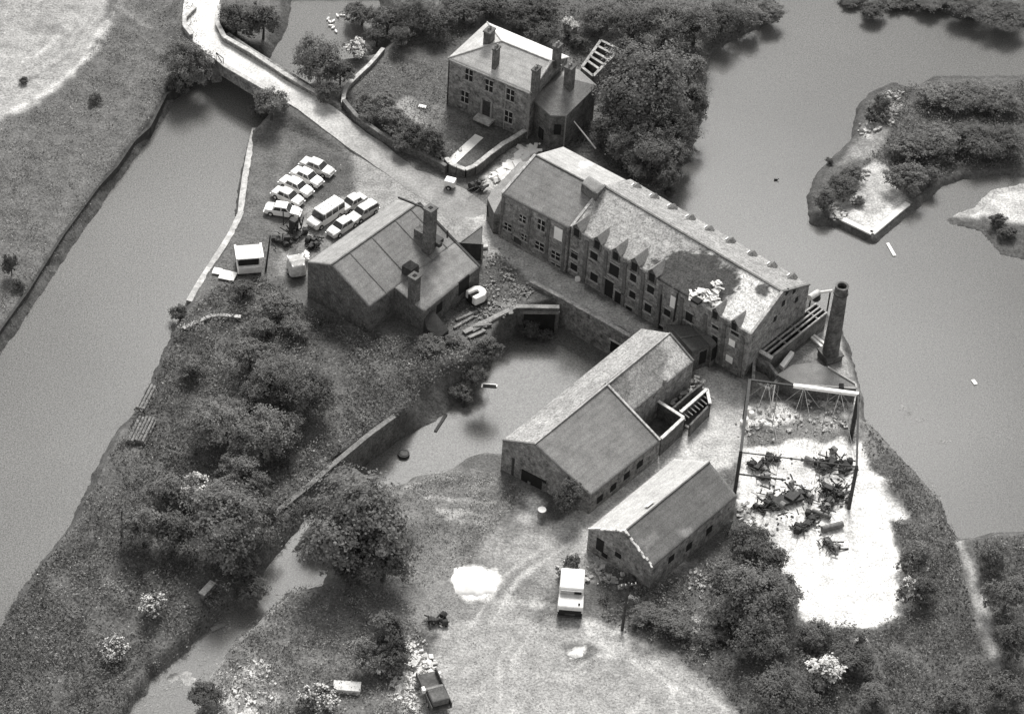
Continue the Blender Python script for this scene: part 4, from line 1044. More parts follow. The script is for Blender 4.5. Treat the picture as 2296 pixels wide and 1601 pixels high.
def slatted_leanto():
    a0, a1 = P(1696, 784, 2.4), P(1829, 683, 2.4); b0, b1 = P(1727, 803, 2.4), P(1854, 702, 2.4)
    base = a0.copy(); base.z = 0
    t = thing('roofless_boiler_house', 'roofless boiler house of long parallel beams beside the mill gable', 'ruin', base)
    MB().shell([b0, b1, a1, a0], -.4).build('wall', M_brickD, t)
    MB().slab([q - V((0, 0, 1.9)) for q in (a0, a1, b1, b0)][::-1], .1).build('floor', M_dark, t)
    for f in (0, .36, .66, 1):
        MB().bar(a0.lerp(b0, f) + V((0, 0, .1)), a1.lerp(b1, f) + V((0, 0, .1)), .17, .2).build('beam', mat('pale beam', .3, .5, 1.5, .4, 4), t)
    for f in (.3, .55, .85):
        MB().bar(a0.lerp(a1, f), b0.lerp(b1, f), .2, .16).build('cross_beam', M_wood, t)
    MB().bar(a0 + V((-.2, .1, .15)), b0 + V((.2, -.1, .15)), .35, .25).build('coping', mat('limewashed coping'), t)
    q = [P(1746, 736, 2.3), P(1786, 697, 2.3), P(1808, 697, 2.3), P(1760, 737, 2.3)]
    t = thing('flat_roof_store', 'narrow store with a bright flat roof between the gable and the long beams', 'shed', V((q[0].x, q[0].y, 0)))
    MB().shell([p - V((0, 0, .1)) for p in q], -.3).build('wall', M_brickD, t); MB().slab(q, .12).build('roof', mat('bright felt roof', .6, .15, 1, .2, 4), t)
    q = [P(1748, 817, 1.2), P(1773, 786, 1.2), P(1781, 790, 1.2), P(1757, 824, 1.2)]
    o = MB().slab(q, .5).build('white_slab', M_white, None, base=q[0]); tag(o, 'long bright white slab lying beside the roofless boiler house', 'slab')
    for i, (x, y, x2, y2) in enumerate(((1816, 760, 1842, 782), (1822, 757, 1848, 775))):
        o = MB().bar(G(x, y, .4), G(x2, y2, .3), .3, .2).build('white_girder', M_white, None, base=G(x, y)); tag(o, ['white girder lying nearer the mill at the foot of the factory chimney', 'white girder lying nearer the river at the foot of the factory chimney'][i], 'girder', 'girders by the chimney foot')
    pc = thing('pipework', 'bright pipe elbow and round drum between mill gable and factory chimney', 'pipe', G(1835, 690))
    a, c, e = P(1818, 690, 3.2), P(1850, 655, 3.2), P(1872, 652, 3.2)
    MB().tube(P(1815, 668, 3.0), P(1835, 655, 3.0), .35, .35, 12).build('drum', mat('pale steel', .5, .2, 2, .2, 5), pc); MB().tube(P(1838, 656, 3.1), P(1866, 652, 3.1), .16, .16, 10).build('pipe', M_dull, pc)
    MB().tube(P(1830, 668, 1.0), P(1830, 662, 2.6), .5, .5, 14).build('tank', M_iron, pc)
    for x, y in ((1818, 668), (1862, 653)): p = P(x, y, 3.0); MB().bar(p, V((p.x, p.y, -.2)), .15).build('support', M_iron, pc)
slatted_leanto()

def low_block():
    q = [P(x, y, 2.0) for x, y in ((1742, 840), (1778, 818), (1828, 812), (1856, 824), (1918, 862), (1920, 872), (1786, 864))]
    t = thing('flat_roofed_block', 'low flat-roofed block with a dull grey roof between chimney foot and steel frame', 'building', V((q[0].x, q[0].y, 0)))
    MB().shell([p - V((0, 0, .1)) for p in q][::-1], -.4).build('wall', M_brickD, t); MB().slab(q[::-1], .14).build('roof', M_roof, t, tone=.19)
    MB().box(q[5] + V((-1.6, 0, .15)), (.5, .7, .35)).build('hatch', M_dark, t)
    pr = MB()
    for i in range(3, 6): pr.bar(q[i] + V((0, 0, .08)), q[i + 1] + V((0, 0, .08)), .18, .16)
    pr.build('parapet', mat('gutter'), t)
    q = [P(x, y, 1.9) for x, y in ((1692, 795), (1726, 812), (1748, 842), (1722, 868), (1690, 850))]
    t = thing('ruined_lobby', 'roofless brick lobby with broken wall tops at the foot of the mill corner', 'ruin', V((q[0].x, q[0].y, 0)))
    for i in range(5):
        a, c = q[i], q[(i + 1) % 5]; MB().bar(V((a.x, a.y, .75)), V((c.x, c.y, .75)), .3, 2.1 - .25 * (i % 3)).build('wall', M_brick, t)
low_block()
# ---- steel portal frame over the waste
def steel_frame():
    h = 6.0
    B = {}
    tops = {'fl': P(1681, 852, h), 'nl': P(1661, 1014, h), 'fr': P(1925, 884, h), 'nr': P(1921, 1046, h)}
    b = (tops['fl'] + tops['nr']) / 2; b.z = 0
    t = thing('steel_frame', 'bare four-post steel frame braced with thin rods above the white waste', 'steel frame', b)
    for k, p in tops.items():
        MB().bar(p, V((p.x, p.y, -.3)), .34).build('post', M_iron, t)
    def bm(a, c, w, m, z=0, name='beam'): return MB().bar(a + V((0, 0, z)), c + V((0, 0, z)), w, w).build(name, m, t)
    o = bm(tops['fl'], tops['fr'].lerp(tops['fl'], .60), .2, M_iron)
    tag(bm(tops['fl'].lerp(tops['fr'], .402), tops['fr'], .36, M_white), 'bright white half of the far beam')
    bm(tops['nl'], tops['nr'], .10, M_iron); bm(tops['fl'], tops['nl'], .3, M_iron); bm(tops['fr'], tops['nr'], .2, M_iron)
    lo = V((0, 0, -3.1)); bm(tops['nl'] + lo, tops['nl'].lerp(tops['nr'], .42) + lo, .13, M_iron); 
    rods = MB()
    for i in range(6):
        f = i / 6; g = (i + 1) / 6
        a, c = tops['fl'].lerp(tops['fr'], f), tops['fl'].lerp(tops['fr'], g); e, k = tops['nl'].lerp(tops['nr'], f), tops['nl'].lerp(tops['nr'], g)
        (rods.bar(a, V((c.x, c.y, 3.4)), .04) if i % 2 else rods.bar(V((a.x, a.y, 3.4)), c, .04))
        (rods.bar(a, k, .035) if i % 2 else rods.bar(c, e, .035))
        (rods.bar(k, V((k.x, k.y, 0)), .04) if i in (1, 3) else None)
    for f in (.27, .5, .73):
        a = tops['fl'].lerp(tops['fr'], f); rods.bar(a, V((a.x, a.y, 0)), .06)
    rods.build('bracing', M_ironL, t)
    p = tops['fl'].lerp(tops['fr'], .235); MB().bar(p - V((0, 0, .1)), V((p.x, p.y, 1.2)), .13).build('hanger', M_dull, t)
    q = tops['fr']; lt = MB()
    for dx in (.35, .65): lt.bar(q + V((dx * .2, -dx, 0)), V((q.x + dx * .2, q.y - dx, 0)), .07)
    for z in np.arange(.5, 6, .55): lt.bar(V((q.x + .07, q.y - .35, z)), V((q.x + .13, q.y - .65, z)), .05)
    lt.build('ladder', M_iron, t)
steel_frame()
# ------------------------------------------------------------------ vehicles
def loft(secs):
    """secs: (x, halfwidth_bottom, halfwidth_top, z0, z1)"""
    vs = []; fs = []
    for x, a, c, z0, z1 in secs: vs += [(x, -a, z0), (x, a, z0), (x, c, z1), (x, -c, z1)]
    for i in range(len(secs) - 1):
        k = 4 * i
        fs += [(k, k + 1, k + 5, k + 4), (k + 1, k + 2, k + 6, k + 5), (k + 2, k + 3, k + 7, k + 6), (k + 3, k, k + 4, k + 7)]
    n = 4 * (len(secs) - 1); fs += [(3, 2, 1, 0), (n, n + 1, n + 2, n + 3)]
    return MB().add(vs, fs)

def place(t, px, d, z=None):
    p = G(*px); a = P(px[0] - d[0] / 2, px[1] - d[1] / 2); c = P(px[0] + d[0] / 2, px[1] + d[1] / 2)
    t.location = p if z is None else V((p.x, p.y, z)); t.rotation_euler = (0, 0, math.atan2(c.y - a.y, c.x - a.x))

M_carW = mat('white car paint', .78, .04, 1., .04, 5, rough=.35, spec=.5)
M_carG = mat('faded grey car paint', .48, .35, 1.6, .3, 5, rough=.45, spec=.4)
M_carB = mat('two-tone car paint', .62, .2, 1.4, .15, 5, rough=.4, spec=.4)
M_chrome = mat('dull chrome', .5, .2, 2, .2, 5, rough=.3, spec=.6)

def wheels(t, xw, yw, r=.31, w=.18):
    for x in xw:
        for s in (-1, 1):
            o = MB().tube((x, s * yw - w / 2, r), (x, s * yw + w / 2, r), r, r, 14).build('wheel', M_tyre, t)
            MB().tube((x, s * (yw + .02) - w / 2, r), (x, s * (yw + .02) + w / 2, r), r * .55, r * .55, 10).build('rim', M_chrome, o)

def car(label, px, d, paint=M_carW, L=4.0, wd=.76, group='cars parked beside the canal hall', boxy=False, roofp=None, est=False):
    t = thing('parked_car', label, 'car', (0, 0, 0), 0, group); h = L / 2
    b = loft([(-h, wd * .86, wd * .80, .38, .72), (-h + .12, wd * .96, wd * .90, .26, .84), (-h * .42, wd, wd * .95, .24, .90), (h * .30, wd, wd * .95, .24, .92), (h - .45, wd * .97, wd * .90, .24, .84), (h - .08, wd * .92, wd * .84, .28, .74), (h, wd * .84, wd * .78, .40, .66)]).build('body', paint, t, bevel=.06)
    x0 = -h * .98 if est else -h * .50; x1 = h * .42
    g = loft([(x0 - .1, wd * .88, wd * .84, .86, .90), (x0 + .18, wd * .9, wd * .76, .86, 1.30), (x1 - .30, wd * .9, wd * .76, .86, 1.30), (x1 + .12, wd * .88, wd * .84, .86, .92)]).build('windows', M_glass, t)
    rf = loft([(x0 + .14, wd * .80, wd * .72, 1.27, 1.35), (0, wd * .82, wd * .74, 1.30, 1.40), (x1 - .30, wd * .80, wd * .72, 1.28, 1.37)]).build('roof', roofp or paint, t, bevel=.04)
    pl = MB()
    for s in (-1, 1):
        for xa, xb in ((x0 - .02, x0 + .27), (x1 + .06, x1 - .4)): pl.bar((xa, s * wd * .87, .88), (xb, s * wd * .71, 1.36), .07)
        pl.bar((-.05, s * wd * .9, .86), (-.05, s * wd * .715, 1.36), .08)
    pl.build('pillar', roofp or paint, t)
    wheels(t, (-h * .62, h * .62), wd * .92)
    for s in (-1, 1): MB().tube((h - .04, s * wd * .62, .6), (h + .03, s * wd * .62, .6), .1, .1, 10).build('headlight', M_chrome, t)
    for x in (-h - .04, h + .04): MB().box((x, 0, .42), (.1, wd * 1.9, .12)).build('bumper', M_chrome, t)
    place(t, px, d); return t
RD = (88, 45)
car('mottled pale car at the far grassy end of the row of five', (711, 383), (85, 36), M_carG, 4.1)
car('white saloon second from the far end, with dark gaps round its roof', (688, 405), RD, M_carW, 3.9)
car('long white saloon in the middle of the row of five', (664, 426), RD, M_carW, 4.1)
car('pale car with a greyish roof, fourth along the row of five', (645, 449), (84, 40), M_carB, 3.8, roofp=M_carG)
car('white saloon nearest the scrap machinery, standing square across the row', (634, 480), (98, 16), M_carW, 4.0)
car('grey car parked directly behind the white ribbed van', (791, 463), (-68, 40), M_carG, 3.5, roofp=M_carB)
car('grey estate car right against the hall roof, behind the van', (815, 484), (-72, 44), M_carG, 3.7, est=True, roofp=M_carG)
car('dusty pale car nearest the hall, in front of the grey estate', (768, 515), (-78, 52), M_carB, 4.0, roofp=M_carG)

def van(px, d):
    t = thing('passenger_van', 'white van with a ribbed roof and short bonnet parked beside the hall', 'van', (0, 0, 0))
    loft([(-2.3, .86, .84, .3, 1.0), (-2.2, .9, .88, .26, 1.15), (1.15, .9, .88, .26, 1.15), (1.3, .88, .82, .28, 1.05), (2.15, .84, .76, .3, .95), (2.3, .8, .72, .4, .8)]).build('body', M_carW, t, bevel=.06)
    loft([(-2.22, .87, .80, 1.1, 1.78), (.95, .87, .80, 1.1, 1.78), (1.35, .84, .78, 1.05, 1.1)]).build('windows', M_glass, t)
    o = loft([(-2.28, .84, .76, 1.76, 1.9), (.95, .84, .76, 1.76, 1.9), (1.05, .80, .70, 1.74, 1.82)]).build('roof', M_carW, t, bevel=.05)
    rb = MB(); 
    for i in range(5): rb.box((-1.9 + i * .62, 0, 1.90), (.09, 1.4, .06))
    rb.build('roof_rib', M_ironL, o)
    pl = MB()
    for s in (-1, 1):
        for x in (-2.2, -1.2, -.2, .8): pl.bar((x, s * .89, 1.1), (x, s * .82, 1.8), .12, .05)
    pl.build('pillar', M_carW, t)
    wheels(t, (-1.4, 1.5), .82, .33)
    for s in (-1, 1): MB().tube((2.28, s * .55, .65), (2.36, s * .55, .65), .11, .11, 10).build('headlight', M_chrome, t)
    place(t, px, d)
van((729, 494), (-100, 66))

def lorry():
    t = thing('lorry', 'old lorry with a bright white box and pale bonnet facing the open field', 'lorry', (0, 0, 0))
    loft([(-2.4, 1.15, 1.12, .9, 2.35), (-2.3, 1.2, 1.16, .85, 2.5), (.2, 1.2, 1.16, .85, 2.5), (.35, 1.15, 1.1, .9, 2.35)]).build('box_body', M_white, t, bevel=.07)
    loft([(.38, 1.25, 1.22, .7, 1.75), (1.9, 1.3, 1.24, .7, 1.62), (2.05, 1.2, 1.15, .9, 1.5)]).build('bonnet', mat('cream lorry paint', .62, .15, 1.2, .12, 5, rough=.5), t, bevel=.07)
    MB().box((.42, .0, 2.02), (.1, 2.1, .5)).build('windscreen', mat('dusty windscreen', .38, .2, 1, .2, 5, rough=.3), t)
    MB().box((.46, .62, 2.02), (.1, .7, .3)).build('windscreen', M_dark, t)
    MB().box((1.6, .82, 1.70), (.2, .18, .1)).build('vent', M_dark, t)
    MB().box((2.0, 0, .75), (.14, 2.2, .9)).build('radiator', M_dark, t)
    MB().box((0, 0, .65), (4.2, 1.0, .3)).build('chassis', M_iron, t)
    MB().box((2.18, 0, .45), (.14, 2.4, .2)).build('bumper', M_iron, t)
    wheels(t, (-1.5, 1.4), 1.05, .45, .28)
    place(t, (1279, 1352), (-4, 60))
lorry()

def pickup():
    t = thing('flat_roofed_van', 'white van with an overhanging flat roof standing by the canal edge', 'van', (0, 0, 0))
    loft([(-1.45, 1.3, 1.28, .3, 1.25), (1.25, 1.3, 1.28, .3, 1.25), (1.4, 1.25, 1.2, .35, 1.15)]).build('body', M_carB, t, bevel=.05)
    MB().box((0, -.1, 1.6), (2.1, 2.2, .8)).build('windows', M_dark, t)
    MB().box((-.2, .1, 2.05), (2.3, 2.9, .12), 0).build('roof', mat('cream roof', .6, .15, 1, .2, 5), t, bevel=.03)
    for s in (-1, 1): MB().box((-.2, s * 1.40 + .1, 2.17), (2.4, .22, .16)).build('roof_rail', M_white, t)
    MB().box((0, 1.25, .95), (2.5, .08, 1.5)).build('side_panel', M_white, t)
    for s in (-1, 1): MB().bar((.95, s * 1.15, 1.2), (.95, s * 1.15, 2.05), .1).build('pillar', M_white, t)
    wheels(t, (-.9, .9), 1.22, .33)
    place(t, (557, 600), (10, 60))
pickup()
for (px, sz, rz, lab) in (((487, 611), (.95, 1.0, .1), -.15, 'smaller white board lying next to the canal wall'), ((511, 621), (1.75, 1.45, .12), -.2, 'larger white board lying between the smaller one and the flat-roofed van')):
    g = G(*px, .2); o = MB().box(g, sz, rz).build('white_board', M_white, None, base=g, bevel=.02); tag(o, lab, 'board', 'white boards on the ground')

def tarped():
    t = thing('covered_trailer', 'rounded trailer under a pale tarpaulin beside the dark gable of the canal hall', 'trailer', (0, 0, 0))
    tb = mat('pale tarpaulin', .42, .35, 1.4, .3, 4)
    loft([(-1.2, .7, .5, .5, 1.5), (-.9, 1.0, .8, .35, 1.9), (.2, 1.05, .85, .35, 2.0), (.9, .95, .7, .4, 1.8), (1.25, .7, .4, .5, 1.3)]).build('tarpaulin', tb, t, bevel=.12)
    MB().box((0, 0, .4), (2.2, 1.6, .16)).build('chassis', M_iron, t); wheels(t, (0,), .95, .35)
    for s in (-1, 1): MB().bar((-.95, s * .85, 1.85), (1.0, s * .6, 1.8), .09).build('rope', M_white, t)
    place(t, (665, 612), (20, 60))
    t = thing('white_drum', 'crumpled white sheet heaped at the back corner of the canal hall', 'sheet', G(682, 584))
    mb = MB(); r = random.Random(3)
    for i in range(7): mb.box((r.uniform(-.5, .5), r.uniform(-.4, .4), .3 + i * .1), (r.uniform(.4, .9), r.uniform(.3, .7), .1), r.uniform(0, 3), ('X', r.uniform(-.7, .7)))
    b = t.location.copy(); t.location = (0, 0, 0); o = mb.build('sheet', M_white, t); t.location = b; t.name = 'crumpled_sheet'
tarped()

def scrap(name, label, cat, px, size, seed, dark=M_iron, n=16, hi=1.6, wh=False):
    r = random.Random(seed); g = G(*px)
    t = thing(name, label, cat, (0, 0, 0)); sx, sy = size
    fr = MB(); fr.box((0, 0, .4), (sx * .6, sy * .35, .3), r.uniform(-.4, .4)); fr.box((sx * .1, 0, hi * .45), (sx * .26, sy * .28, hi * .6), r.uniform(-.4, .4)); fr.box((-sx * .25, sy * .15, .3), (sx * .2, sy * .25, .45), r.uniform(-.9, .9))
    fr.build('chassis', dark, t, bevel=.04)
    ar = MB()
    for i in range(n):
        a = V((r.uniform(-sx / 2, sx / 2), r.uniform(-sy / 2, sy / 2), r.uniform(.1, hi * .6))); b = a + V((r.uniform(-.9, .9), r.uniform(-.9, .9), r.uniform(-.2, hi * .6)))
        b.z = max(b.z, .08); ar.bar(a, b, r.uniform(.04, .13))
    ar.build('tangled_ironwork', dark, t)
    for i in range(3):
        dr = MB()
        a = V((r.uniform(-sx / 2, sx / 2), r.uniform(-sy / 2, sy / 2), .35)); ang = r.uniform(0, 3)
        dr.tube(a, a + V((math.cos(ang), math.sin(ang), .1)) * .5, r.uniform(.2, .42), None, 12)
        dr.build('drum', M_ironL if wh else dark, t)
    t.location = g; t.rotation_euler = (0, 0, r.uniform(0, 3)); return t
scrap('scrap_loader', 'dark scrapped loader with raised arms near the white saloon', 'machine', (662, 526), (3.2, 2.6), 2, hi=2.6)
scrap('scrap_machine', 'black broken machine between the scrapped loader and the pole', 'machine', (638, 546), (2.6, 1.6), 3, hi=1.4)
scrap('scrap_heap', 'dark tangle of scrap lying below the van at the hall eave', 'scrap', (704, 548), (3.2, 1.6), 4, hi=1.0)
scrap('burnt_engine', 'small black engine block left by the garden wall corner', 'machine', (1073, 422), (1.6, 1.2), 5, hi=1.2)
scrap('derelict_cart', 'small dark derelict cart alone on the pale field edge', 'cart', (974, 1398), (1.8, 1.2), 6, M_woodD, hi=.9)
spec = [(1700, 1050, 1.4, .9, 'small dark scrap lump by the left post on the white waste'), (1715, 1068, 1.6, 1., 'ragged dark scrap heap nearest the steel frame post'), (1725, 1035, .9, .7, 'little curl of scrap at the upper left of the waste'),
        (1855, 1045, 2.6, 2.2, 'bulky grey-brown machine wreck at the top of the waste'), (1893, 1050, 1.8, 2., 'dark box-like wreck beside the right frame post'),
        (1765, 1125, 4.2, 2.8, 'largest dark slab of wreckage in the middle of the waste'), (1715, 1138, 1.4, .9, 'black lump at the left edge of the largest wreckage'), (1800, 1110, 1.8, 1.2, 'knotted wreck right of the largest slab'),
        (1865, 1105, 2.8, 1.6, 'dark cogged wreck near the foot of the right post'), (1855, 1135, 2.6, 1.0, 'long flat rusty wreck below the cogged one'),
        (1815, 1175, 1.6, 1.2, 'wheel-like wreck on its side low on the waste'), (1858, 1222, 1.8, 1.3, 'lowest dark wreck lying on the white waste'), (1790, 1190, .7, .6, 'small round black lump near the low wrecks')]
for i, (x, y, a, b, lab) in enumerate(spec):
    o = scrap('wrecked_machine', lab, 'wreck', (x, y), (a * 1.3, b * 1.4), 20 + i, M_iron, 60 if a > 2 else 30, hi=.7 if a < 2 else 1.1, wh=i % 2); o['group'] = 'wrecked machinery on the white waste'
r = random.Random(5)
for i, (x, y, x2, y2, lab) in enumerate(((1842, 1192, 1888, 1180, 'fat rusty cylinder pointing right across the low waste'), (1820, 1150, 1862, 1165, 'long thin boiler tube under the cogged wreck'))):
    a, c = G(x, y, .35), G(x2, y2, .35); o = MB().tube(a, c, .36 - .12 * i, None, 14).build('boiler_tube', mat('rusty tube', .16, .4, 2, .3, 5), None, base=a, smooth=False); tag(o, lab, 'cylinder')

def cab_shell():
    t = thing('vehicle_shell', 'white rounded cab shell with a dark opening in the overgrown yard', 'cab', (0, 0, 0))
    mb = MB(); n = 14; pts = []
    pr = [(-.9, -.95), (-.95, .3), (-.6, .85), (0, 1.0), (.6, .85), (.95, .3), (.9, -.95), (.3, -1.0), (.28, .1), (-.28, .2), (-.35, -.9)]
    o = MB(); o.prism(pr, .5, 1.55); o.build('shell', M_white, t, bevel=.14)
    MB().box((0, -.35, .7), (1.3, 1.1, 1.1)).build('interior', M_dark, t)
    MB().box((0, 0, .3), (1.6, 1.7, .5)).build('base', M_woodD, t)
    place(t, (1069, 677), (22, 10)); t.rotation_euler.z += -.35
cab_shell()

def small_van():
    t = thing('small_white_trailer', 'small white box trailer below the curved garden wall', 'trailer', (0, 0, 0))
    MB().box((0, 0, .75), (1.2, 1.0, .8)).build('body', M_carW, t, bevel=.08); MB().box((-.6, 0, .65), (.06, .8, .5)).build('tail_board', M_dull, t); wheels(t, (0,), .55, .28)
    place(t, (1009, 420), (40, 10))
small_van()

def trailer():
    t = thing('farm_trailer', 'dark open trailer with a white end plate at the bottom edge of the field', 'trailer', (0, 0, 0))
    m = mat('dull trailer paint', .09, .3, 1, .3, 4)
    MB().box((0, 0, .75), (4.6, 2.0, .25)).build('bed', m, t)
    for s in (-1, 1): MB().box((0, s * .98, 1.1), (4.6, .08, .55)).build('side', m, t)
    MB().box((1.2, 0, 1.35), (1.6, 1.7, .8)).build('load', mat('sacking', .11, .3, 1, .3, 4), t, bevel=.15)
    MB().box((.1, 0, 1.3), (.35, 1.8, .5)).build('load', mat('sacking pale', .2, .3, 1, .3, 4), t, bevel=.08)
    MB().box((.15, -1.1, 1.55), (.5, .3, .5)).build('end_plate', M_white, t)
    wheels(t, (-1, 1), .9, .36); place(t, (972, 1562), (28, 62))
trailer()

# ------------------------------------------------------------------ poles, barrels, timber, small things
def pole(name, label, top, bot, r_=.11, arm=False, extra=None):
    b = G(*bot); 
    # find the height at which the top pixel stands nearest above the foot
    best = min((abs(PR(b + V((0, 0, h)))[1] - top[1]), h) for h in np.arange(2, 12, .05))[1]
    tp = P(top[0], top[1], b.z + best); t = thing(name, label, 'pole', b)
    MB().tube(b - V((0, 0, .3)), tp, r_ * 1.2, r_ * .8, 8).build('shaft', M_woodD, t)
    if arm:
        d = V((1, .3, 0)).normalized(); MB().bar(tp - d * .8 - V((0, 0, .4)), tp + d * .8 - V((0, 0, .4)), .1).build('crossarm', M_woodD, t)
        ins = MB()
        for s in (-.7, -.3, .3, .7): ins.tube(tp + d * s - V((0, 0, .35)), tp + d * s - V((0, 0, .15)), .05, .05, 6)
        ins.build('insulator', M_dull, t)
    return t
pole('telegraph_pole', 'leaning dark pole with crossarm and drum top beside the hedge near the lorry', (1410, 1306), (1395, 1412), .13, True)
tp = P(1412, 1303, 7.2)
pole('mooring_pole', 'dark slanting pole standing by the flat-roofed van', (606, 528), (595, 608), .1)
pole('marker_pole', 'thin dark upright pole alone in the left-hand undergrowth', (273, 1145), (272, 1216), .09)
def barrel(label, px, r_, h, m, name='barrel', cat='barrel'):
    g = G(*px); t = thing(name, label, cat, g)
    MB().tube(g, g + V((0, 0, h)), r_, r_, 16).build('drum', m, t); MB().tube(g + V((0, 0, h)), g + V((0, 0, h + .05)), r_ * 1.04, None, 16).build('lid', m, t)
    return t
t = barrel('white-topped barrel standing on the bright patch by the basin hall door', (1214, 1158), .42, 1.0, M_ironL); t.children[1].data.materials[0] = M_white
for i, (x, y, lab) in enumerate(((1678, 925, 'white tub farthest up the lane by the frame post'), (1684, 934, 'white tub against the frame post, right of the pair'), (1671, 948, 'upper white tub of the pair beside the lane'), (1665, 954, 'lower white tub of the pair beside the lane'))):
    o = barrel(lab, (x, y - 3), .28, .45, M_white, 'white_tub', 'tub'); o['group'] = 'white tubs by the frame'
def on_water(x, y): p = P(x, y, WZ); return p
w_ = P(905, 1021, BZ); t = thing('floating_drum', 'dark round drum floating alone in the basin', 'drum', w_)
MB().tube(w_ + V((0, 0, -.2)), w_ + V((0, 0, .32)), .68, .6, 18).build('drum', M_woodD, t); MB().tube(w_ + V((0, 0, .3)), w_ + V((0, 0, .36)), .42, .42, 16).build('lid', mat('wet wood', .1, .3, 2, .3, 4), t)
for a, c, lab in (((976, 968, BZ), (1000, 930, BZ), 'short dark plank floating in the middle of the basin'), ((1040, 914, BZ), (1032, 865, BZ + .9), 'dark timber stake slanting out of the bank into the basin')):
    p, q = P(*a), P(*c); o = MB().bar(p + V((0, 0, .04)), q + V((0, 0, .06)), .3, .16).build('timber_plank', M_woodD, None, base=p); tag(o, lab, 'timber')
p = P(1097, 866, BZ); t = thing('floating_frame', 'white three-sided frame afloat near the basin bank', 'frame', p)  # an open three-sided frame rather than a crate
f = MB(); f.bar(p + V((-.75, .25, .05)), p + V((.8, .25, .05)), .12); f.bar(p + V((-.75, .3, .05)), p + V((-.8, -.35, .05)), .12); f.bar(p + V((.8, .3, .05)), p + V((.8, -.1, .05)), .12); f.build('frame', M_white, t)
MB().box(p + V((.05, 0, .02)), (1.4, .45, .08)).build('panel', M_dark, t)
def logs(label, rows):
    t = None
    for (x1, y1, x2, y2, n) in rows:
        a, c = G(x1, y1), G(x2, y2)
        if t is None: t = thing('timber_stack', label, 'timber', a)
        d = (c - a).normalized(); s = V((d.y, -d.x, 0))
        for k in range(n):
            o = s * (k * .36 - n * .18)
            for lay in range(2 if k < n - 1 else 1):
                MB().tube(a + o + s * (.18 * lay) + V((0, 0, .22 + .3 * lay)), c + o + s * (.18 * lay) + V((0, 0, .22 + .3 * lay)), .17, .15, 8).build('log', mat('grey log', .17, .35, 2, .35, 4), t)
logs('farther stack of long weathered timbers lying by the canal bank', [(318, 925, 345, 872, 4)])
logs('nearer double stack of long weathered timbers lying by the canal bank', [(296, 998, 322, 944, 3), (316, 998, 342, 944, 4)])
# swans on the far canal
def bird(label, x, y, rz, s=1.):
    b = P(x, y, WZ); t = thing('swan', label, 'bird', (0, 0, 0), 0, 'white birds on the far canal')
    vs = []; fs = []; n = 8; L = [(-.42, .02, .22), (-.3, .12, .12), (-.05, .2, .08), (.2, .15, .1), (.32, .06, .16), (.38, .045, .35), (.40, .04, .52), (.46, .05, .58), (.56, .02, .54)]
    for x_, r_, z_ in L:
        for i in range(n): a = 2 * PI * i / n; vs.append((x_, math.cos(a) * r_, z_ + math.sin(a) * r_))
    for j in range(len(L) - 1):
        for i in range(n): fs.append((j * n + i, j * n + (i + 1) % n, (j + 1) * n + (i + 1) % n, (j + 1) * n + i))
    MB().add(vs, fs).build('body', M_white, t, smooth=True); MB().tube((.55, 0, .54), (.64, 0, .5), .025, .01, 6).build('beak', M_iron, t)
    t.location = b; t.rotation_euler = (0, 0, rz); t.scale = (s, s, s)
for i, (x, y, lab) in enumerate(((736, 44, 'swan at the far left tip of the flock'), (739, 51, 'swan just below the first, left side of flock'), (742, 60, 'swan at lower left of the flock, brightest pair'), (747, 50, 'small swan inside the flock'),
        (757, 38, 'swan leading the flock at the top'), (769, 37, 'rightmost swan apart from the flock'), (748, 64, 'swan trailing below the flock'), (753, 72, 'last swan, lowest of the flock'))):
    bird(lab, x, y, 1.2 + i, .95)
o_ = P(1741, 405, WZ); t = thing('dark_duck', 'tiny dark duck alone on the wide river', 'bird', o_)
MB().tube(o_ + V((-.28, 0, .08)), o_ + V((.12, 0, .12)), .12, .08, 8).build('body', M_dark, t); MB().tube(o_ + V((.12, 0, .15)), o_ + V((.26, .02, .28)), .05, .04, 6).build('head', M_dark, t)
for x, y, x2, y2, w2, lab in ((1990, 546, 2006, 574, .35, 'white plank adrift below the jetty island'), (2181, 852, 2188, 862, .4, 'white float drifting on the right side of the river')):
    a, c = P(x, y, WZ + .05), P(x2, y2, WZ + .05); o = MB().bar(a, c, w2, .12).build('driftwood', M_white, None, base=a); tag(o, lab, 'driftwood')
# jetty edge of the island
q = [P(1884, 491, IZ), P(1955, 525, IZ), P(2035, 458, IZ)]
t = thing('jetty_wall', 'pale kerbed jetty edge on the point of the island', 'jetty', V((q[0].x, q[0].y, 0)))
wl = MB(); cp = MB()
for i in range(2): wl.bar(q[i] + V((0, 0, -.9)), q[i + 1] + V((0, 0, -.9)), .5, 1.8); cp.bar(q[i] + V((0, 0, .1)), q[i + 1] + V((0, 0, .1)), .7, .2)
wl.build('wall', M_brickD, t); cp.build('kerb', mat('kerb stone', .6, .15, 1, .2, 4), t)
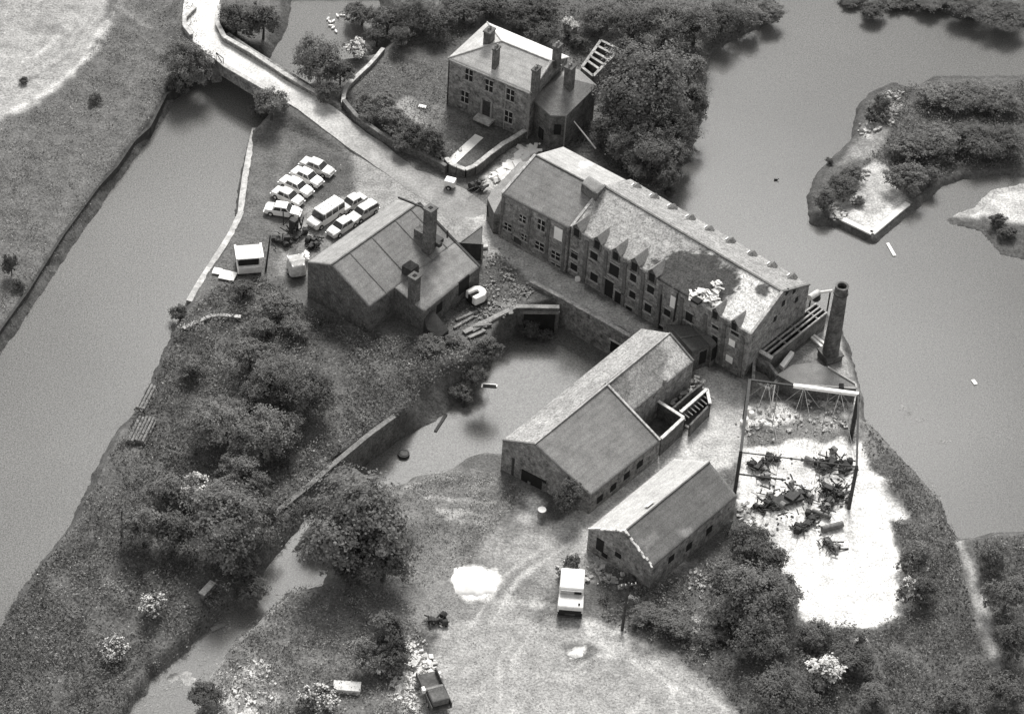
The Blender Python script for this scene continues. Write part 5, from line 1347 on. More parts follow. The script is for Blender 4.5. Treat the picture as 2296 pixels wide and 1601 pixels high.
# sheets and stones scattered about
def sheet(name, label, cat, px, size, rz, m=M_white, tilt=.1, z=.12):
    g = G(*px, z); o = MB().box(g, size, rz, ('X', tilt)).build(name, m, None, base=g, bevel=.02); return tag(o, label, cat)
sheet('old_boat', 'bright upturned tank half buried in weeds at the bottom', 'tank', (778, 1546), (2.6, 1.1, .7), .0, M_dull, .1, .3)
sheet('white_box', 'white slab beside the path of weeds below the workshop', 'box', (1421, 1343), (1.1, .4, .25), -.5)
sheet('discarded_board', 'white panel lying on the grass in front of the house', 'panel', (947, 241), (.9, .5, .1), -.2)
sheet('white_stone', 'white block by the lane at the foot of the mill', 'block', (1295, 629), (.5, .45, .5), .3, M_white, 0, .2)
sheet('white_post', 'little white block at the corner of the canal hall yard', 'block', (1086, 556), (.8, .5, .3), .2, M_dull, 0, .2)
sheet('pale_stone', 'pale leaning stone lying by the workshop lane', 'stone', (1546, 961), (1.1, .25, .2), -.6, M_white, .1)
sheet('roof_patch', 'small white stake standing in the parking field grass', 'stake', (764, 381), (.08, .08, .9), 0, M_white, .2, .4).name = 'white_stake'
sheet('timber_baulk', 'pale round-ended baulk fallen beside the creek bank', 'timber', (487, 1410), (1.3, .5, .35), .6, M_wood)

def rubble(name, label, pts, n, seed, m, smin=.1, smax=.6, kind=None, hz=.25, slim=1.):
    r = random.Random(seed); mb = MB(); c = G(*pts[0][:2])
    for i in range(n):
        k = r.randrange(len(pts)); a = pts[k]; x = a[0] + r.gauss(0, a[2]); y = a[1] + r.gauss(0, a[3])
        s = r.uniform(smin, smax); mb.box(G(x, y, r.uniform(0, hz)), (s, s * r.uniform(.3, 1) * slim, s * r.uniform(.12, .5) * slim), r.uniform(0, 3), ('X', r.uniform(-.6, .6)))
    o = mb.build(name, m, None, base=c); return tag(o, label, 'rubble', kind='stuff')
_rub = []
def R_(*a, **k): 
    o = rubble(*a, **k); return o
R_('rubble', 'broken white boards and stones tipped beside the mill wing', [(x, y, 9, 7) for x, y in ((1185, 338), (1165, 360), (1140, 380), (1120, 400))], 90, 1, M_white, .2, 1.3)
R_('rubble', 'loose stones and scraps strewn over the yard east of the canal hall', [(x, y, 16, 10) for x, y in ((1110, 580), (1140, 620), (1170, 655), (1100, 650), (1090, 700), (1130, 690))], 320, 2, mat('yard rubble', .26, .4, 1.5, .4, 4), .08, .36)
R_('rubble', 'white scraps caught on the mud at the basin head', [(x, y, 9, 3) for x, y in ((1228, 752), (1240, 764), (1265, 772), (1285, 776))], 26, 3, M_white, .1, .45)
R_('rubble', 'tipped stones and plaster in the weeds at the bottom of the picture', [(x, y, 16, 16) for x, y in ((920, 1465), (945, 1490), (960, 1520), (915, 1560), (905, 1530))], 200, 4, mat('pale plaster', .6, .2, 1, .3, 4), .12, .7)
R_('rubble', 'white stones scattered through the weeds of the dry bank', [(x, y, 26, 20) for x, y in ((545, 1510), (520, 1550), (590, 1520), (560, 1570))], 110, 5, mat('pale plaster'), .1, .45)
R_('rubble', 'scraps and rubbish between the lorry and the workshop gable', [(x, y, 18, 8) for x, y in ((1330, 1280), (1310, 1300), (1355, 1295), (1285, 1270), (1420, 1320), (1400, 1300))], 120, 6, mat('pale rubble'), .1, .6)
R_('rubble', 'pieces of broken block along the waste edge under the workshop', [(x, y, 12, 14) for x, y in ((1670, 1150), (1690, 1175), (1720, 1190), (1560, 1285), (1570, 1305))], 90, 7, mat('pale rubble'), .1, .6)
R_('rubble', 'pale boulders along the tip of the island', [(x, y, 10, 8) for x, y in ((1950, 295), (1990, 270), (2010, 218), (2000, 250), (1885, 480), (1870, 465), (1910, 420), (1930, 400))], 130, 8, mat('pale rubble'), .15, .7)
R_('rubble', 'scattered fragments on the cleared ground by the steel frame', [(x, y, 26, 14) for x, y in ((1720, 930), (1870, 910), (1800, 950), (1700, 960), (1870, 950))], 160, 9, mat('pale rubble'), .1, .5)
R_('rubble', 'dark fragments sprinkled over the white waste', [(x, y, 36, 26) for x, y in ((1780, 1060), (1850, 1090), (1760, 1170), (1830, 1150))], 80, 10, M_iron, .06, .35, hz=.1)
R_('rubble', 'timber baulks and planks laid across the quay yard', [(x, y, 10, 5) for x, y in ((1110, 700), (1140, 690), (1075, 735))], 30, 11, M_wood, .6, 2.2, slim=.28)
for i, (a, c) in enumerate((((1017, 738), (1062, 712)), ((1060, 745), (1150, 695)), ((1022, 720), (1070, 700)))):
    p, q = G(*a, .15), G(*c, .15); o = MB().bar(p, q, .3, .2).build('long_baulk', M_wood, None, base=p)
    tag(o, ['long pale baulk nearest the white cab shell', 'longest baulk running up beside the quay wall', 'short baulk at the foot of the canal hall'][i], 'timber', 'baulks in the quay yard')

# dust craters and spoil heap
def mound(name, label, cat, px, rx, ry, h, m, seed, rough=.35, kind=None):
    g = G(*px); n = 26; mrings = 9; vs = []; fs = []
    for j in range(mrings + 1):
        f = j / mrings
        for i in range(n):
            a = 2 * PI * i / n; w2 = 1 + (float(fbm(math.cos(a) * 1.5 + 5, math.sin(a) * 1.5 + 5, seed)) - .5) * 1.1
            x, y = math.cos(a) * rx * f * w2, math.sin(a) * ry * f * w2
            z = h * (1 - f ** 1.6) + (float(fbm(x * 1.2 + 9, y * 1.2 + 9, seed + 1)) - .5) * rough * (1 - f) - .12 * (f > .99)
            vs.append((g.x + x, g.y + y, g.z + z))
    for j in range(mrings):
        for i in range(n): fs.append((j * n + i, (j + 1) * n + i, (j + 1) * n + (i + 1) % n, j * n + (i + 1) % n))
    fs.append(tuple(range(n)))
    o = MB().add(vs, fs).build(name, m, None, base=g, smooth=True); return tag(o, label, cat, kind=kind)
mound('spoil_heap', 'bright white heap of powder tipped on the open ground', 'heap', (1066, 1306), 2.5, 2.2, .7, M_white_waste, 70)
mound('ash_heap', 'small white ash heap inside a scorched ring on the field', 'heap', (1291, 1468), .75, .6, .25, M_dull, 71)
# ------------------------------------------------------------------ vegetation
def leaf_mesh(name, pts, nrm, size, m, asp=.7, jit=.9, tn=None, seed=0):
    """one quad per point"""
    g = np.random.default_rng(seed); n = len(pts)
    nr = nrm + g.normal(0, jit, (n, 3)); nr /= np.linalg.norm(nr, axis=1)[:, None] + 1e-9
    t = g.normal(0, 1, (n, 3)); u = np.cross(nr, t); u /= np.linalg.norm(u, axis=1)[:, None] + 1e-9; v = np.cross(nr, u)
    s = (size if np.isscalar(size) else size[:, None]) * g.uniform(.55, 1.35, (n, 1)); 
    a = pts - u * s; b = pts - v * s * asp; c = pts + u * s; d = pts + v * s * asp
    vs = np.stack([a, b, c, d], 1).reshape(-1, 3); fs = np.arange(4 * n).reshape(n, 4)
    return mesh_np(name, vs, fs, m, None if tn is None else np.repeat(tn, 4))

def crown_points(n, seed, lobes=14, flat=.85, low=-.5, spiky=.0):
    """leaves in small sprays, sprays in boughs, boughs round a core: an uneven outline with gaps"""
    g = np.random.default_rng(seed)
    c = g.normal(0, 1, (lobes * 3, 3)); c /= np.linalg.norm(c, axis=1)[:, None]; c = c[c[:, 2] > low][:lobes]
    rr = g.uniform(.35, .78, len(c)); lr = g.uniform(.20, .40, len(c)); cc = c * rr[:, None]; cc[:, 2] *= flat
    cc = np.vstack([cc, [[0, 0, -.05]]]); lr = np.append(lr, .42)
    ns = lobes * 16; k = g.choice(len(cc), ns, p=(lr ** 2) / (lr ** 2).sum())
    d = g.normal(0, 1, (ns, 3)); d /= np.linalg.norm(d, axis=1)[:, None]; d[:, 2] = np.where(d[:, 2] < -.3, -d[:, 2], d[:, 2])
    sp = cc[k] + d * (lr[k] * g.uniform(.65, 1.2 + spiky * .15, ns))[:, None]
    q = g.integers(0, ns, n); off = g.normal(0, 1, (n, 3)) * (.065 * g.uniform(.6, 1.5, ns)[q])[:, None]
    p = sp[q] + off + d[q] * (spiky * g.exponential(.035, n))[:, None]
    return p, d[q] * .8 + sp[q] * .4 + np.array([0, 0, .45])
CR = {}
def crown(kind, i, m):
    key = (kind, i, m.name)
    if key not in CR:
        n, s, lobes = {'big': (15000, .034, 26), 'mid': (7000, .048, 15), 'small': (2800, .075, 9)}[kind]
        p, nr = crown_points(n, 100 + i * 7 + len(kind), lobes, spiky=.9)
        CR[key] = leaf_mesh('crown_' + kind, p, nr, s, m, .6, .5, seed=i)
    return CR[key]
BL = {}
def blossom_mesh(i):
    if i not in BL:
        g = np.random.default_rng(300 + i); p, nr = crown_points(1800, 100 + i * 7 + 5, 9, spiky=.6)
        kk = p[:, 2] > -.25; p = p[kk] * 1.06; nr = nr[kk]; cl = fbm(p[:, 0] * 4 + 9, p[:, 1] * 4 + 9, 31 + i); q = cl > .38; p = p[q]; nr = nr[q] + [0, 0, .6]
        BL[i] = leaf_mesh('blossom', p, nr, .06, M_bloom, .8, .5, seed=i)
    return BL[i]

trunk_cache = {}
def trunk_mesh(i):
    if i not in trunk_cache:
        mb = MB(); r = random.Random(i)
        mb.tube((0, 0, -1.0), (.03, .02, -.45), .085, .06, 8); mb.tube((.03, .02, -.45), (0, 0, .2), .06, .03, 8)
        for k in range(7):
            a = k * 2.4 + i; z = r.uniform(-.5, -.1); mb.tube((0, 0, z), (math.cos(a) * .5, math.sin(a) * .5, z + r.uniform(.25, .6)), .028, .008, 6)
        me = bpy.data.meshes.new('trunk'); me.from_pydata(mb.v, [], mb.f); me.materials.append(M_bark); me.update(); trunk_cache[i] = me
    return trunk_cache[i]

tree_n = [0]
def tree(label, x, y, rx, ry=None, kind=None, m=M_leaf, name='tree', cat='tree', group=None, bloom=False, hc=None, sq=1.0):
    """x,y: crown centre in the photograph; rx, ry: half sizes in pixels there"""
    tree_n[0] += 1; i = tree_n[0]
    R_m = rx / 21.; ryy = (ry or rx) / 21.
    kind = kind or ('big' if R_m > 2.3 else 'mid' if R_m > 1.2 else 'small')
    hz = ryy * 1.05 * sq
    tr = hc if hc is not None else (hz * 1.1 if kind != 'small' else hz * .75)
    p = P(x, y, tr); g = gh(p.x, p.y)
    for _ in range(3):
        g = BZ + .05 if g < -2.75 else max(g, WZ + .1); p = P(x, y, tr + g); g2 = gh(p.x, p.y)
        if abs(g2 - g) < .3: break
        g = g2
    g = BZ + .05 if g < -2.75 else g if g < -1.5 and g > -2.75 and sdf(np.array([p.x]), np.array([p.y]), BASIN)[0] > -6 else max(g, WZ + .1); p = P(x, y, tr + g)
    t = thing(name, label, cat, V((p.x, p.y, g)), 0, group)
    c = link('crown', crown(kind, i % 4, m), t, (0, 0, tr)); c.scale = (R_m * 1.16, R_m * 1.16, hz * 1.15); c.rotation_euler = (0, 0, i * 1.7)
    if bloom:
        b = link('blossom', blossom_mesh(i % 3), t, (0, 0, tr)); b.scale = (R_m * 1.16, R_m * 1.16, hz * 1.15); b.rotation_euler = (0, 0, i * 1.7)
    tk = link('trunk', trunk_mesh(i % 3), t, (0, 0, tr)); tk.scale = (R_m, R_m, tr * 1.02)
    return t
T = tree
# by the bridge and along the far canal
T('broad dark tree at the bridge end overhanging the left canal bank', 422, 148, 56, 58, m=M_leaf)
T('smaller bush-like tree in the shelter of the broad bridge tree', 402, 190, 34, 28, m=M_leafD)
T('spiky tree at the near right corner of the bridge', 608, 238, 42, 36, m=M_leaf)
T('little bush under the spiky bridge-corner tree', 584, 252, 24, 20, m=M_leafD)
T('dark tree inside the bend of the road at the top edge', 528, 48, 46, 40, m=M_leafD)
T('dark tree overhanging the water right of the road bend', 590, 50, 44, 46, m=M_leafD)
T('round dense tree standing alone between the bridge and the boundary wall', 715, 140, 60, 52, m=M_leaf)
T('smaller tree at the right shoulder of the round dense tree', 762, 168, 38, 34, m=M_leafD)
T('white-flecked bush at the water edge above the boundary wall', 795, 112, 30, 20, m=M_leaf, bloom=True)
T('low dark bush at the foot of the round dense tree', 735, 205, 34, 24, m=M_leafD)
# belt at the top
belt = [(812, 34, 40, 26, 'leftmost tree of the dark belt at the top, over the water'), (868, 50, 46, 34, 'second tree of the top belt, above the boundary wall'), (925, 34, 50, 36, 'third tree of the top belt'), (985, 52, 46, 34, 'tree of the top belt nearest the left gable of the house'),
        (1040, 22, 46, 26, 'tree of the top belt just above the house ridge'), (900, 85, 34, 26, 'low tree in front of the top belt at the lawn'), (845, 85, 30, 24, 'small tree where belt and boundary wall meet'), (1100, 12, 44, 24, 'tree behind the peak of the house roof'), (1165, 20, 46, 26, 'tree behind the middle of the house roof'), (1225, 22, 46, 28, 'tree behind the far end of the house roof')]
for x, y, a, b, l in belt: T(l, x, y, a, b, m=M_leafD, group='dark belt of trees along the top')
T('pale feathery bush behind the house chimneys', 1276, 68, 22, 26, m=M_leafL, bloom=True)
T('low bush between the feathery bush and the roofless cells', 1300, 95, 24, 20, m=M_leafD)
T('dark bush behind the roof of the house', 1215, 75, 34, 22, m=M_leafD)
T('dark shrub close behind the long roof edge of the house', 1165, 52, 30, 18, m=M_leafD)
right = [(1350, 45, 46, 30, 'tree above the roofless cells at the top'), (1420, 60, 48, 40, 'tree left of the river promontory, top row'), (1490, 60, 56, 48, 'big tree in the top row of the river promontory'), (1558, 62, 52, 44, 'tree leaning over the river at the top of the promontory'),
         (1620, 46, 44, 28, 'tree reaching out over the river at the top'), (1675, 36, 38, 18, 'outermost tree of the top river bank'), (1725, 24, 34, 14, 'small waterside tree beside the outermost one'), (1400, 120, 34, 30, 'small tree beside the roofless cells'),
         (1455, 205, 92, 86, 'largest round tree of all, right of the house annexe'), (1545, 165, 40, 44, 'pale-topped tree on the river side of the largest tree'), (1545, 235, 38, 46, 'tree hanging over the river beside the largest tree'), (1385, 255, 44, 44, 'tree against the right side of the annexe'),
         (1430, 300, 60, 46, 'broad tree directly below the largest tree'), (1510, 300, 52, 50, 'tree on the river edge below the largest tree'), (1475, 350, 52, 44, 'lower tree above the mill roof'), (1400, 335, 44, 34, 'tree just behind the bright roof of the wing'),
         (1530, 345, 26, 30, 'narrow dark tree at the river edge'), (1500, 400, 30, 34, 'lowest tree of the promontory, pointing at the mill'), (1440, 385, 34, 22, 'bush behind the mill roof ridge'), (1350, 300, 32, 28, 'bush at the foot of the annexe by the leaning pole'), (1505, 432, 15, 16, 'small dark bush at the very tip of the promontory')]
for i, (x, y, a, b, l) in enumerate(right): T(l, x, y, a * 1.1, b * 1.08, m=(M_leaf, M_leafD, M_leaf)[i % 3] if i != 9 else M_leafL, group='trees on the river promontory')
# garden
gard = [(862, 235, 34, 26, 'pale bush at the top of the front garden', M_leafL), (830, 262, 30, 22, 'bush in the front garden closest to the road', M_leaf), (880, 275, 42, 28, 'broad bush in the middle of the front garden', M_leaf), (930, 305, 34, 26, 'dark bush in the garden left of the white path', M_leafD),
        (968, 318, 34, 34, 'taller dark tree in the garden left of the white path', M_leafD), (905, 325, 30, 18, 'low dark bush against the roadside wall', M_leafD), (985, 350, 24, 20, 'dark bush at the garden gate', M_leafD), (820, 225, 22, 18, 'small bush by the bend of the boundary wall', M_leafL), (800, 252, 20, 16, 'small bush at the end of the boundary wall', M_leaf)]
for x, y, a, b, l, m in gard: T(l, x, y, a, b, m=m, name='bush', cat='bush', group='bushes of the front garden')
# left edge of the canal, wedge thicket
th = [(405, 700, 22, 20, 'round bush at the end of the canal wall', M_leafD), (545, 650, 28, 16, 'bush under the flat-roofed van', M_leafD), (620, 690, 40, 24, 'bush on the mound below the trailer', M_leaf), (590, 735, 30, 20, 'bush on the upper mound', M_leaf), (665, 735, 32, 20, 'bush on the mound below the hall gable', M_leaf),
      (430, 825, 32, 22, 'lone bush in the open grass near the canal', M_leaf), (560, 800, 44, 34, 'tall bush at the top of the thicket', M_leaf), (620, 850, 52, 42, 'bushy tree in the upper middle of the thicket', M_leaf), (690, 880, 56, 46, 'wide dark tree at the right of the thicket', M_leafD), (575, 890, 40, 34, 'tree in the heart of the thicket', M_leafD),
      (470, 955, 56, 46, 'pale-topped tree at the left of the thicket', M_leafL), (530, 930, 36, 30, 'tree between the pale-topped and middle trees', M_leaf), (585, 975, 58, 50, 'light leafy tree in the centre of the thicket', M_leafL), (645, 965, 40, 36, 'dark tree behind the light leafy tree', M_leafD), (540, 1050, 44, 32, 'bush below the light leafy tree', M_leaf),
      (500, 1115, 46, 36, 'bush at the top of the lower thicket', M_leaf), (430, 1100, 40, 26, 'white-flecked bush in the lower thicket', M_leaf), (375, 1105, 40, 34, 'bush at the left of the lower thicket', M_leaf), (320, 1185, 46, 44, 'tree just right of the marker pole', M_leaf), (390, 1190, 48, 44, 'dark tree in the lower thicket', M_leafD),
      (500, 1180, 82, 72, 'biggest dark tree of the lower thicket by the creek', M_leaf), (590, 1160, 36, 40, 'tree leaning over the creek', M_leafD), (570, 1090, 36, 28, 'small tree above the creek', M_leafD), (545, 1265, 34, 30, 'dark bush overhanging the creek mouth', M_leafD), (560, 1320, 34, 30, 'bush in deep shade at the creek mouth', M_leafD)]
for x, y, a, b, l, m in th: T(l, x, y, a, b, m=m, group='trees and bushes of the left-hand thicket', bloom='white-flecked' in l)
# big trees in the centre below the basin
T('great spreading tree below the basin, beside the creek', 800, 1180, 104, 84, m=M_leaf)
T('lower dark crown growing against the great spreading tree', 860, 1255, 70, 52, m=M_leafD)
T('left limb-like tree hanging over the creek pool', 715, 1150, 42, 34, m=M_leafD)
T('tree at the creek side under the great spreading tree', 785, 1285, 40, 28, m=M_leafD)
T('ivy dark tree at the lower corner of the basin hall', 1276, 1118, 34, 40, m=M_leafD)
T('dark bush by the quay, below the canal hall', 1090, 795, 34, 34, m=M_leafD)
T('bush on the bank between the quay and the stake', 1060, 845, 32, 30, m=M_leaf)
T('pale bush at the water edge near the stake', 1030, 880, 26, 18, m=M_leafL)
T('small bush under the quay wall', 1185, 735, 28, 20, m=M_leafD)
T('low bush at the foot of the lane parapet', 1222, 752, 22, 14, m=M_leafD)
T('low bush beside the corner of the canal hall', 960, 775, 34, 14, m=M_leaf)
T('small pale bush in the yard below the quay', 1020, 765, 20, 12, m=M_leafL)
# bottom
bt = [(865, 1425, 44, 42, 'dark tree in the weeds near the bottom, right of the bank', M_leafD), (825, 1470, 36, 30, 'light-leaved bush beside the dark bottom tree', M_leafL), (885, 1480, 34, 26, 'dark bush beneath the dark bottom tree', M_leafD), (455, 1562, 30, 22, 'round dark bush at the edge of the creek, bottom left', M_leafD),
      (1285, 1268, 20, 18, 'small dark bush behind the lorry', M_leafD), (1262, 1288, 12, 12, 'tiny bush beside the lorry', M_leafD), (1412, 1300, 13, 10, 'dark tuft at the head of the leaning pole', M_leafD)]
for x, y, a, b, l, m in bt: T(l, x, y, a, b, m=m, name='bush', cat='bush')
lr = [(1680, 1225, 44, 40, 'dark tree at the left edge of the white waste', M_leafD), (1720, 1255, 40, 30, 'dark tree pressing into the white waste', M_leafD), (1640, 1290, 40, 24, 'bush left of the white waste', M_leaf), (1700, 1345, 74, 54, 'large dark tree below the left of the white waste', M_leaf),
      (1760, 1330, 38, 34, 'tree touching the lower corner of the white waste', M_leafD), (1640, 1380, 48, 32, 'tree left of the large dark tree', M_leaf), (1700, 1430, 56, 36, 'dark tree in the hollow below the large one', M_leafD), (1600, 1420, 34, 18, 'bush on the hedge bank', M_leaf), (1520, 1400, 38, 18, 'bush on the hedge bank right of the pole', M_leaf), (1450, 1380, 32, 16, 'low bush near the foot of the leaning pole', M_leaf),
      (1740, 1560, 62, 42, 'leafy pale-speckled tree at the bottom edge', M_leafD), (1830, 1420, 38, 20, 'bush at the bottom edge of the white waste', M_leaf), (1920, 1480, 40, 24, 'dark bush in the lower right scrub', M_leafD), (2060, 1250, 40, 30, 'bush right of the white waste', M_leaf), (2070, 1320, 34, 30, 'dark bush beside the flowering elder', M_leafD),
      (2225, 1245, 36, 34, 'tree at the right edge beyond the pale path', M_leaf), (2258, 1335, 40, 40, 'bushy tree right of the pale path', M_leaf), (2270, 1440, 40, 40, 'tree at the right border below the others', M_leafD), (2260, 1560, 44, 34, 'tree at the lower right corner', M_leafD), (1960, 1560, 34, 20, 'bush low in the right-hand scrub', M_leaf), (2140, 1560, 34, 20, 'bush between scrub and lower right corner', M_leaf)]
for x, y, a, b, l, m in lr: T(l, x, y, a, b, m=m, group='trees and bushes of the right-hand scrub')
isl = [(2100, 215, 40, 22, 'bush on the upper slope of the island', M_leafL), (2160, 225, 44, 24, 'broad bush on the upper slope of the island', M_leaf), (2235, 225, 44, 24, 'bush on the upper slope at the picture edge', M_leaf), (1975, 235, 22, 26, 'dark bush at the upper tip of the island', M_leafD), (1950, 265, 18, 20, 'bush under the dark tip bush of the island', M_leafD),
       (2040, 330, 40, 26, 'bush in the middle of the island', M_leaf), (2100, 320, 46, 28, 'large bush in the middle of the island', M_leaf), (2180, 315, 46, 30, 'wide dark bush along the island', M_leafD), (2250, 320, 44, 30, 'dark bush at the right end of the island', M_leafD), (2035, 400, 38, 34, 'bush beside the pale jetty', M_leaf), (2080, 395, 26, 22, 'dark bush on the shore beside the jetty', M_leafD),
       (1885, 420, 30, 24, 'bush on the left point of the island', M_leafD), (1850, 450, 24, 24, 'outermost dark bush on the left point', M_leafD), (1912, 392, 26, 18, 'bush behind the jetty wall', M_leaf), (1926, 452, 13, 11, 'single dark bush growing on the jetty paving', M_leafD), (1860, 362, 9, 9, 'tiny bush at the waterline of the island', M_leafD), (2235, 500, 20, 18, 'dark bush on the sandy spit', M_leafD), (2262, 522, 20, 18, 'second dark bush on the sandy spit', M_leafD),
       (1958, 26, 32, 20, 'tree hanging down from the top edge over the river', M_leafD), (2015, 6, 34, 12, 'tree on the far bank at the top edge', M_leafD), (2165, 14, 44, 12, 'tree on the far bank at top right', M_leafD), (2255, 30, 50, 13, 'tree in the top right corner', M_leafD), (1905, 2, 26, 10, 'small tree on the far bank at the top', M_leafD), (2090, 4, 40, 10, 'low tree on the far bank', M_leafD)]
for x, y, a, b, l, m in isl: T(l, x, y, a * 1.18, b * 1.1, m=m, name='bush', cat='bush', group='bushes of the island and far bank', sq=.8)
for x, y, a, b, l in ((345, 1368, 30, 24, 'upper of two white-flowering elders in the left-hand grass'), (257, 1456, 30, 26, 'lower of two white-flowering elders in the left-hand grass'), (715, 1572, 36, 26, 'white-flowering elder at the bottom edge by the tank'), (1845, 1515, 40, 30, 'large white-flowering elder in the lower right scrub'),
        (1932, 1440, 14, 18, 'small flowering elder left of the dark hollow'), (2045, 1268, 30, 20, 'flowering elder on the right rim of the white waste'), (2040, 1330, 26, 26, 'second flowering elder below it on the rim of the waste'), (600, 737, 14, 9, 'tiny bright bush on the mound'), (855, 1490, 26, 22, 'sparse flowering bush among the bottom weeds'), (430, 1075, 16, 12, 'tiny flowering bush in the thicket')):
    T(l, x, y, a, b, m=M_leaf, name='elder_bush', cat='bush', group='white flowering elders', bloom=True, kind='small')
r = random.Random(77)
lb = [(213, 223, 16, 14, 'dark bush alone on the left bank'), (55, 180, 12, 10, 'tiny bush on the pale sand track'), (25, 600, 20, 30, 'pale bush at the left edge of the bank'), (40, 640, 16, 14, 'small bush on the edge of the left bank')]
for x, y, a, b, l in lb: T(l, x, y, a, b, m=M_leafD, name='bush', cat='bush', kind='small')

# ---- undergrowth: nobody could count it
def under(name, label, px, dens, size, amp, tn, tvar=.3, z=0., seed=0, hi=.35, excl=(), lo=.28):
    pl = poly(px, z); xs_ = [p[0] for p in pl]; ys_ = [p[1] for p in pl]
    g = np.random.default_rng(seed + 500); x0, x1, y0, y1 = min(xs_), max(xs_), min(ys_), max(ys_)
    dens *= 3.0; size *= .78; n = int((x1 - x0) * (y1 - y0) * dens); x = g.uniform(x0, x1, n); y = g.uniform(y0, y1, n)
    s = sdf(x, y, pl) + (fbm(x * .6, y * .6, seed) - .5) * 2.2
    k = (s > 0) & (x > xs[0] + 1) & (x < xs[-1] - 1) & (y > ys[0] + 1) & (y < ys[-1] - 1)
    den = fbm(x * .45, y * .45, seed + 3); k &= g.uniform(0, 1, n) < ss(den, lo, lo + .27 if lo < .4 else lo + .1) * (.8 if lo < .4 else 1.) + (.2 if lo < .4 else 0)
    for e in excl: k &= sdf(x, y, poly(e)) < 0
    x = x[k]; y = y[k]; i = np.round((x - xs[0]) / .3).astype(int); j = np.round((y - ys[0]) / .3).astype(int)
    gzz = gz[j * nx + i]; kk = gzz > WZ + .05; x, y, gzz = x[kk], y[kk], gzz[kk]
    md = np.clip(fbm(x * .42 + 3, y * .42, seed + 9) * 1.6 - .45, 0, 1) * amp
    h = gzz + md * .8 + g.uniform(0, 1, len(x)) ** 2 * hi
    e = .3; dx = (np.clip(fbm((x + e) * .42 + 3, y * .42, seed + 9) * 1.6 - .45, 0, 1) * amp - md) / e; dy = (np.clip(fbm(x * .42 + 3, (y + e) * .42, seed + 9) * 1.6 - .45, 0, 1) * amp - md) / e
    nr = np.stack([-dx, -dy, np.ones_like(x)], 1)
    tv = tn * (1 + tvar * 1.3 * (fbm(x * .3, y * .3, seed + 13, 5) - .5) * 3) * g.uniform(.45, 1.6, len(x)); br = g.uniform(0, 1, len(x)) < .006; tv = np.where(br, tv * 2.6, tv)
    me = leaf_mesh(name, np.stack([x, y, h], 1), nr, size, M_under, .5, .6, np.clip(tv * 1.6, .02, .5), seed)
    return tag(link(name, me), label, 'undergrowth', kind='stuff')
U = under
WEDGE = [(425, 690), (500, 640), (600, 622), (690, 690), (780, 735), (940, 765), (1085, 770), (1100, 830), (1060, 885), (980, 940), (850, 1015), (750, 1080), (700, 1130), (640, 1190), (560, 1262), (500, 1380), (330, 1540), (270, 1640), (-80, 1640), (-60, 1460), (60, 1315), (175, 1165), (222, 1062), (335, 895), (388, 765)]
U('undergrowth', 'rough tangled undergrowth covering the wedge of land between canal and basin', WEDGE, 17, .17, .75, .088, .35, seed=1)
U('undergrowth', 'coarse grass on the bank left of the canal', [(-80, 900), (-80, 300), (90, 240), (170, 170), (240, 60), (260, -60), (450, -60), (440, 70), (480, 130), (385, 205), (312, 318), (150, 535)], 7, .11, .25, .12, .25, seed=2, hi=.2)
U('grass', 'thin grass round the parked cars', [(575, 270), (700, 300), (800, 360), (800, 450), (740, 460), (620, 520), (600, 600), (500, 690), (430, 690), (545, 480)], 5, .09, .12, .115, .25, seed=3, hi=.12, excl=[[(655, 360), (745, 380), (740, 410), (670, 500), (590, 495)]])
U('undergrowth', 'weeds and brambles over the dry bank at the bottom', [(570, 1330), (700, 1315), (900, 1325), (960, 1420), (950, 1640), (400, 1640), (440, 1560), (520, 1470)], 12, .15, .55, .13, .45, seed=4)
U('undergrowth', 'scrub filling the lower right corner around the white waste', [(1640, 1190), (1690, 1185), (1735, 1260), (1790, 1400), (1960, 1412), (2050, 1370), (2035, 1290), (2005, 1170), (2040, 1160), (1990, 1080), (1935, 1060), (1940, 945), (2060, 1068), (2110, 1120), (2150, 1214), (2400, 1200), (2400, 1680), (1720, 1680), (1620, 1550), (1480, 1440), (1350, 1400), (1340, 1340), (1440, 1310), (1560, 1290)], 14, .165, .8, .088, .35, seed=5,
  excl=[[(2140, 1210), (2180, 1215), (2212, 1330), (2250, 1500), (2218, 1515)], WASTE])
U('undergrowth', 'long grass and shrubs in the garden of the house', [(772, 242), (862, 120), (1000, 150), (1003, 250), (1075, 290), (1000, 372), (850, 308)], 10, .13, .4, .095, .35, seed=6)
U('undergrowth', 'dark ground cover under the trees behind the house and mill', [(870, -60), (1740, -60), (1745, 40), (1650, 82), (1592, 112), (1575, 250), (1555, 340), (1515, 372), (1505, 440), (1400, 395), (1265, 325), (1345, 190), (1230, 100), (1095, 40), (1000, 120), (900, 100)], 9, .17, .6, .07, .3, seed=7)
U('undergrowth', 'shrubby cover of the island in the river', [(1940, 235), (2000, 200), (2500, 170), (2500, 378), (2150, 380), (2060, 430), (2036, 452), (1992, 370), (1950, 352), (1885, 440), (1840, 488), (1828, 432), (1900, 395), (1990, 330), (2000, 290)], 12, .15, .6, .082, .35, z=IZ, seed=8)
U('undergrowth', 'weeds and nettles in the ruined yard beside the quay', [(1080, 600), (1110, 565), (1190, 645), (1150, 690), (1040, 745), (1000, 750), (960, 700)], 12, .12, .35, .11, .4, seed=9)
U('undergrowth', 'rough tussocky grass between the basin and the open field', [(870, 1095), (980, 1052), (1110, 1064), (1200, 1110), (1150, 1150), (1060, 1250), (1010, 1290), (900, 1330), (860, 1200)], 8, .12, .35, .14, .4, seed=10)
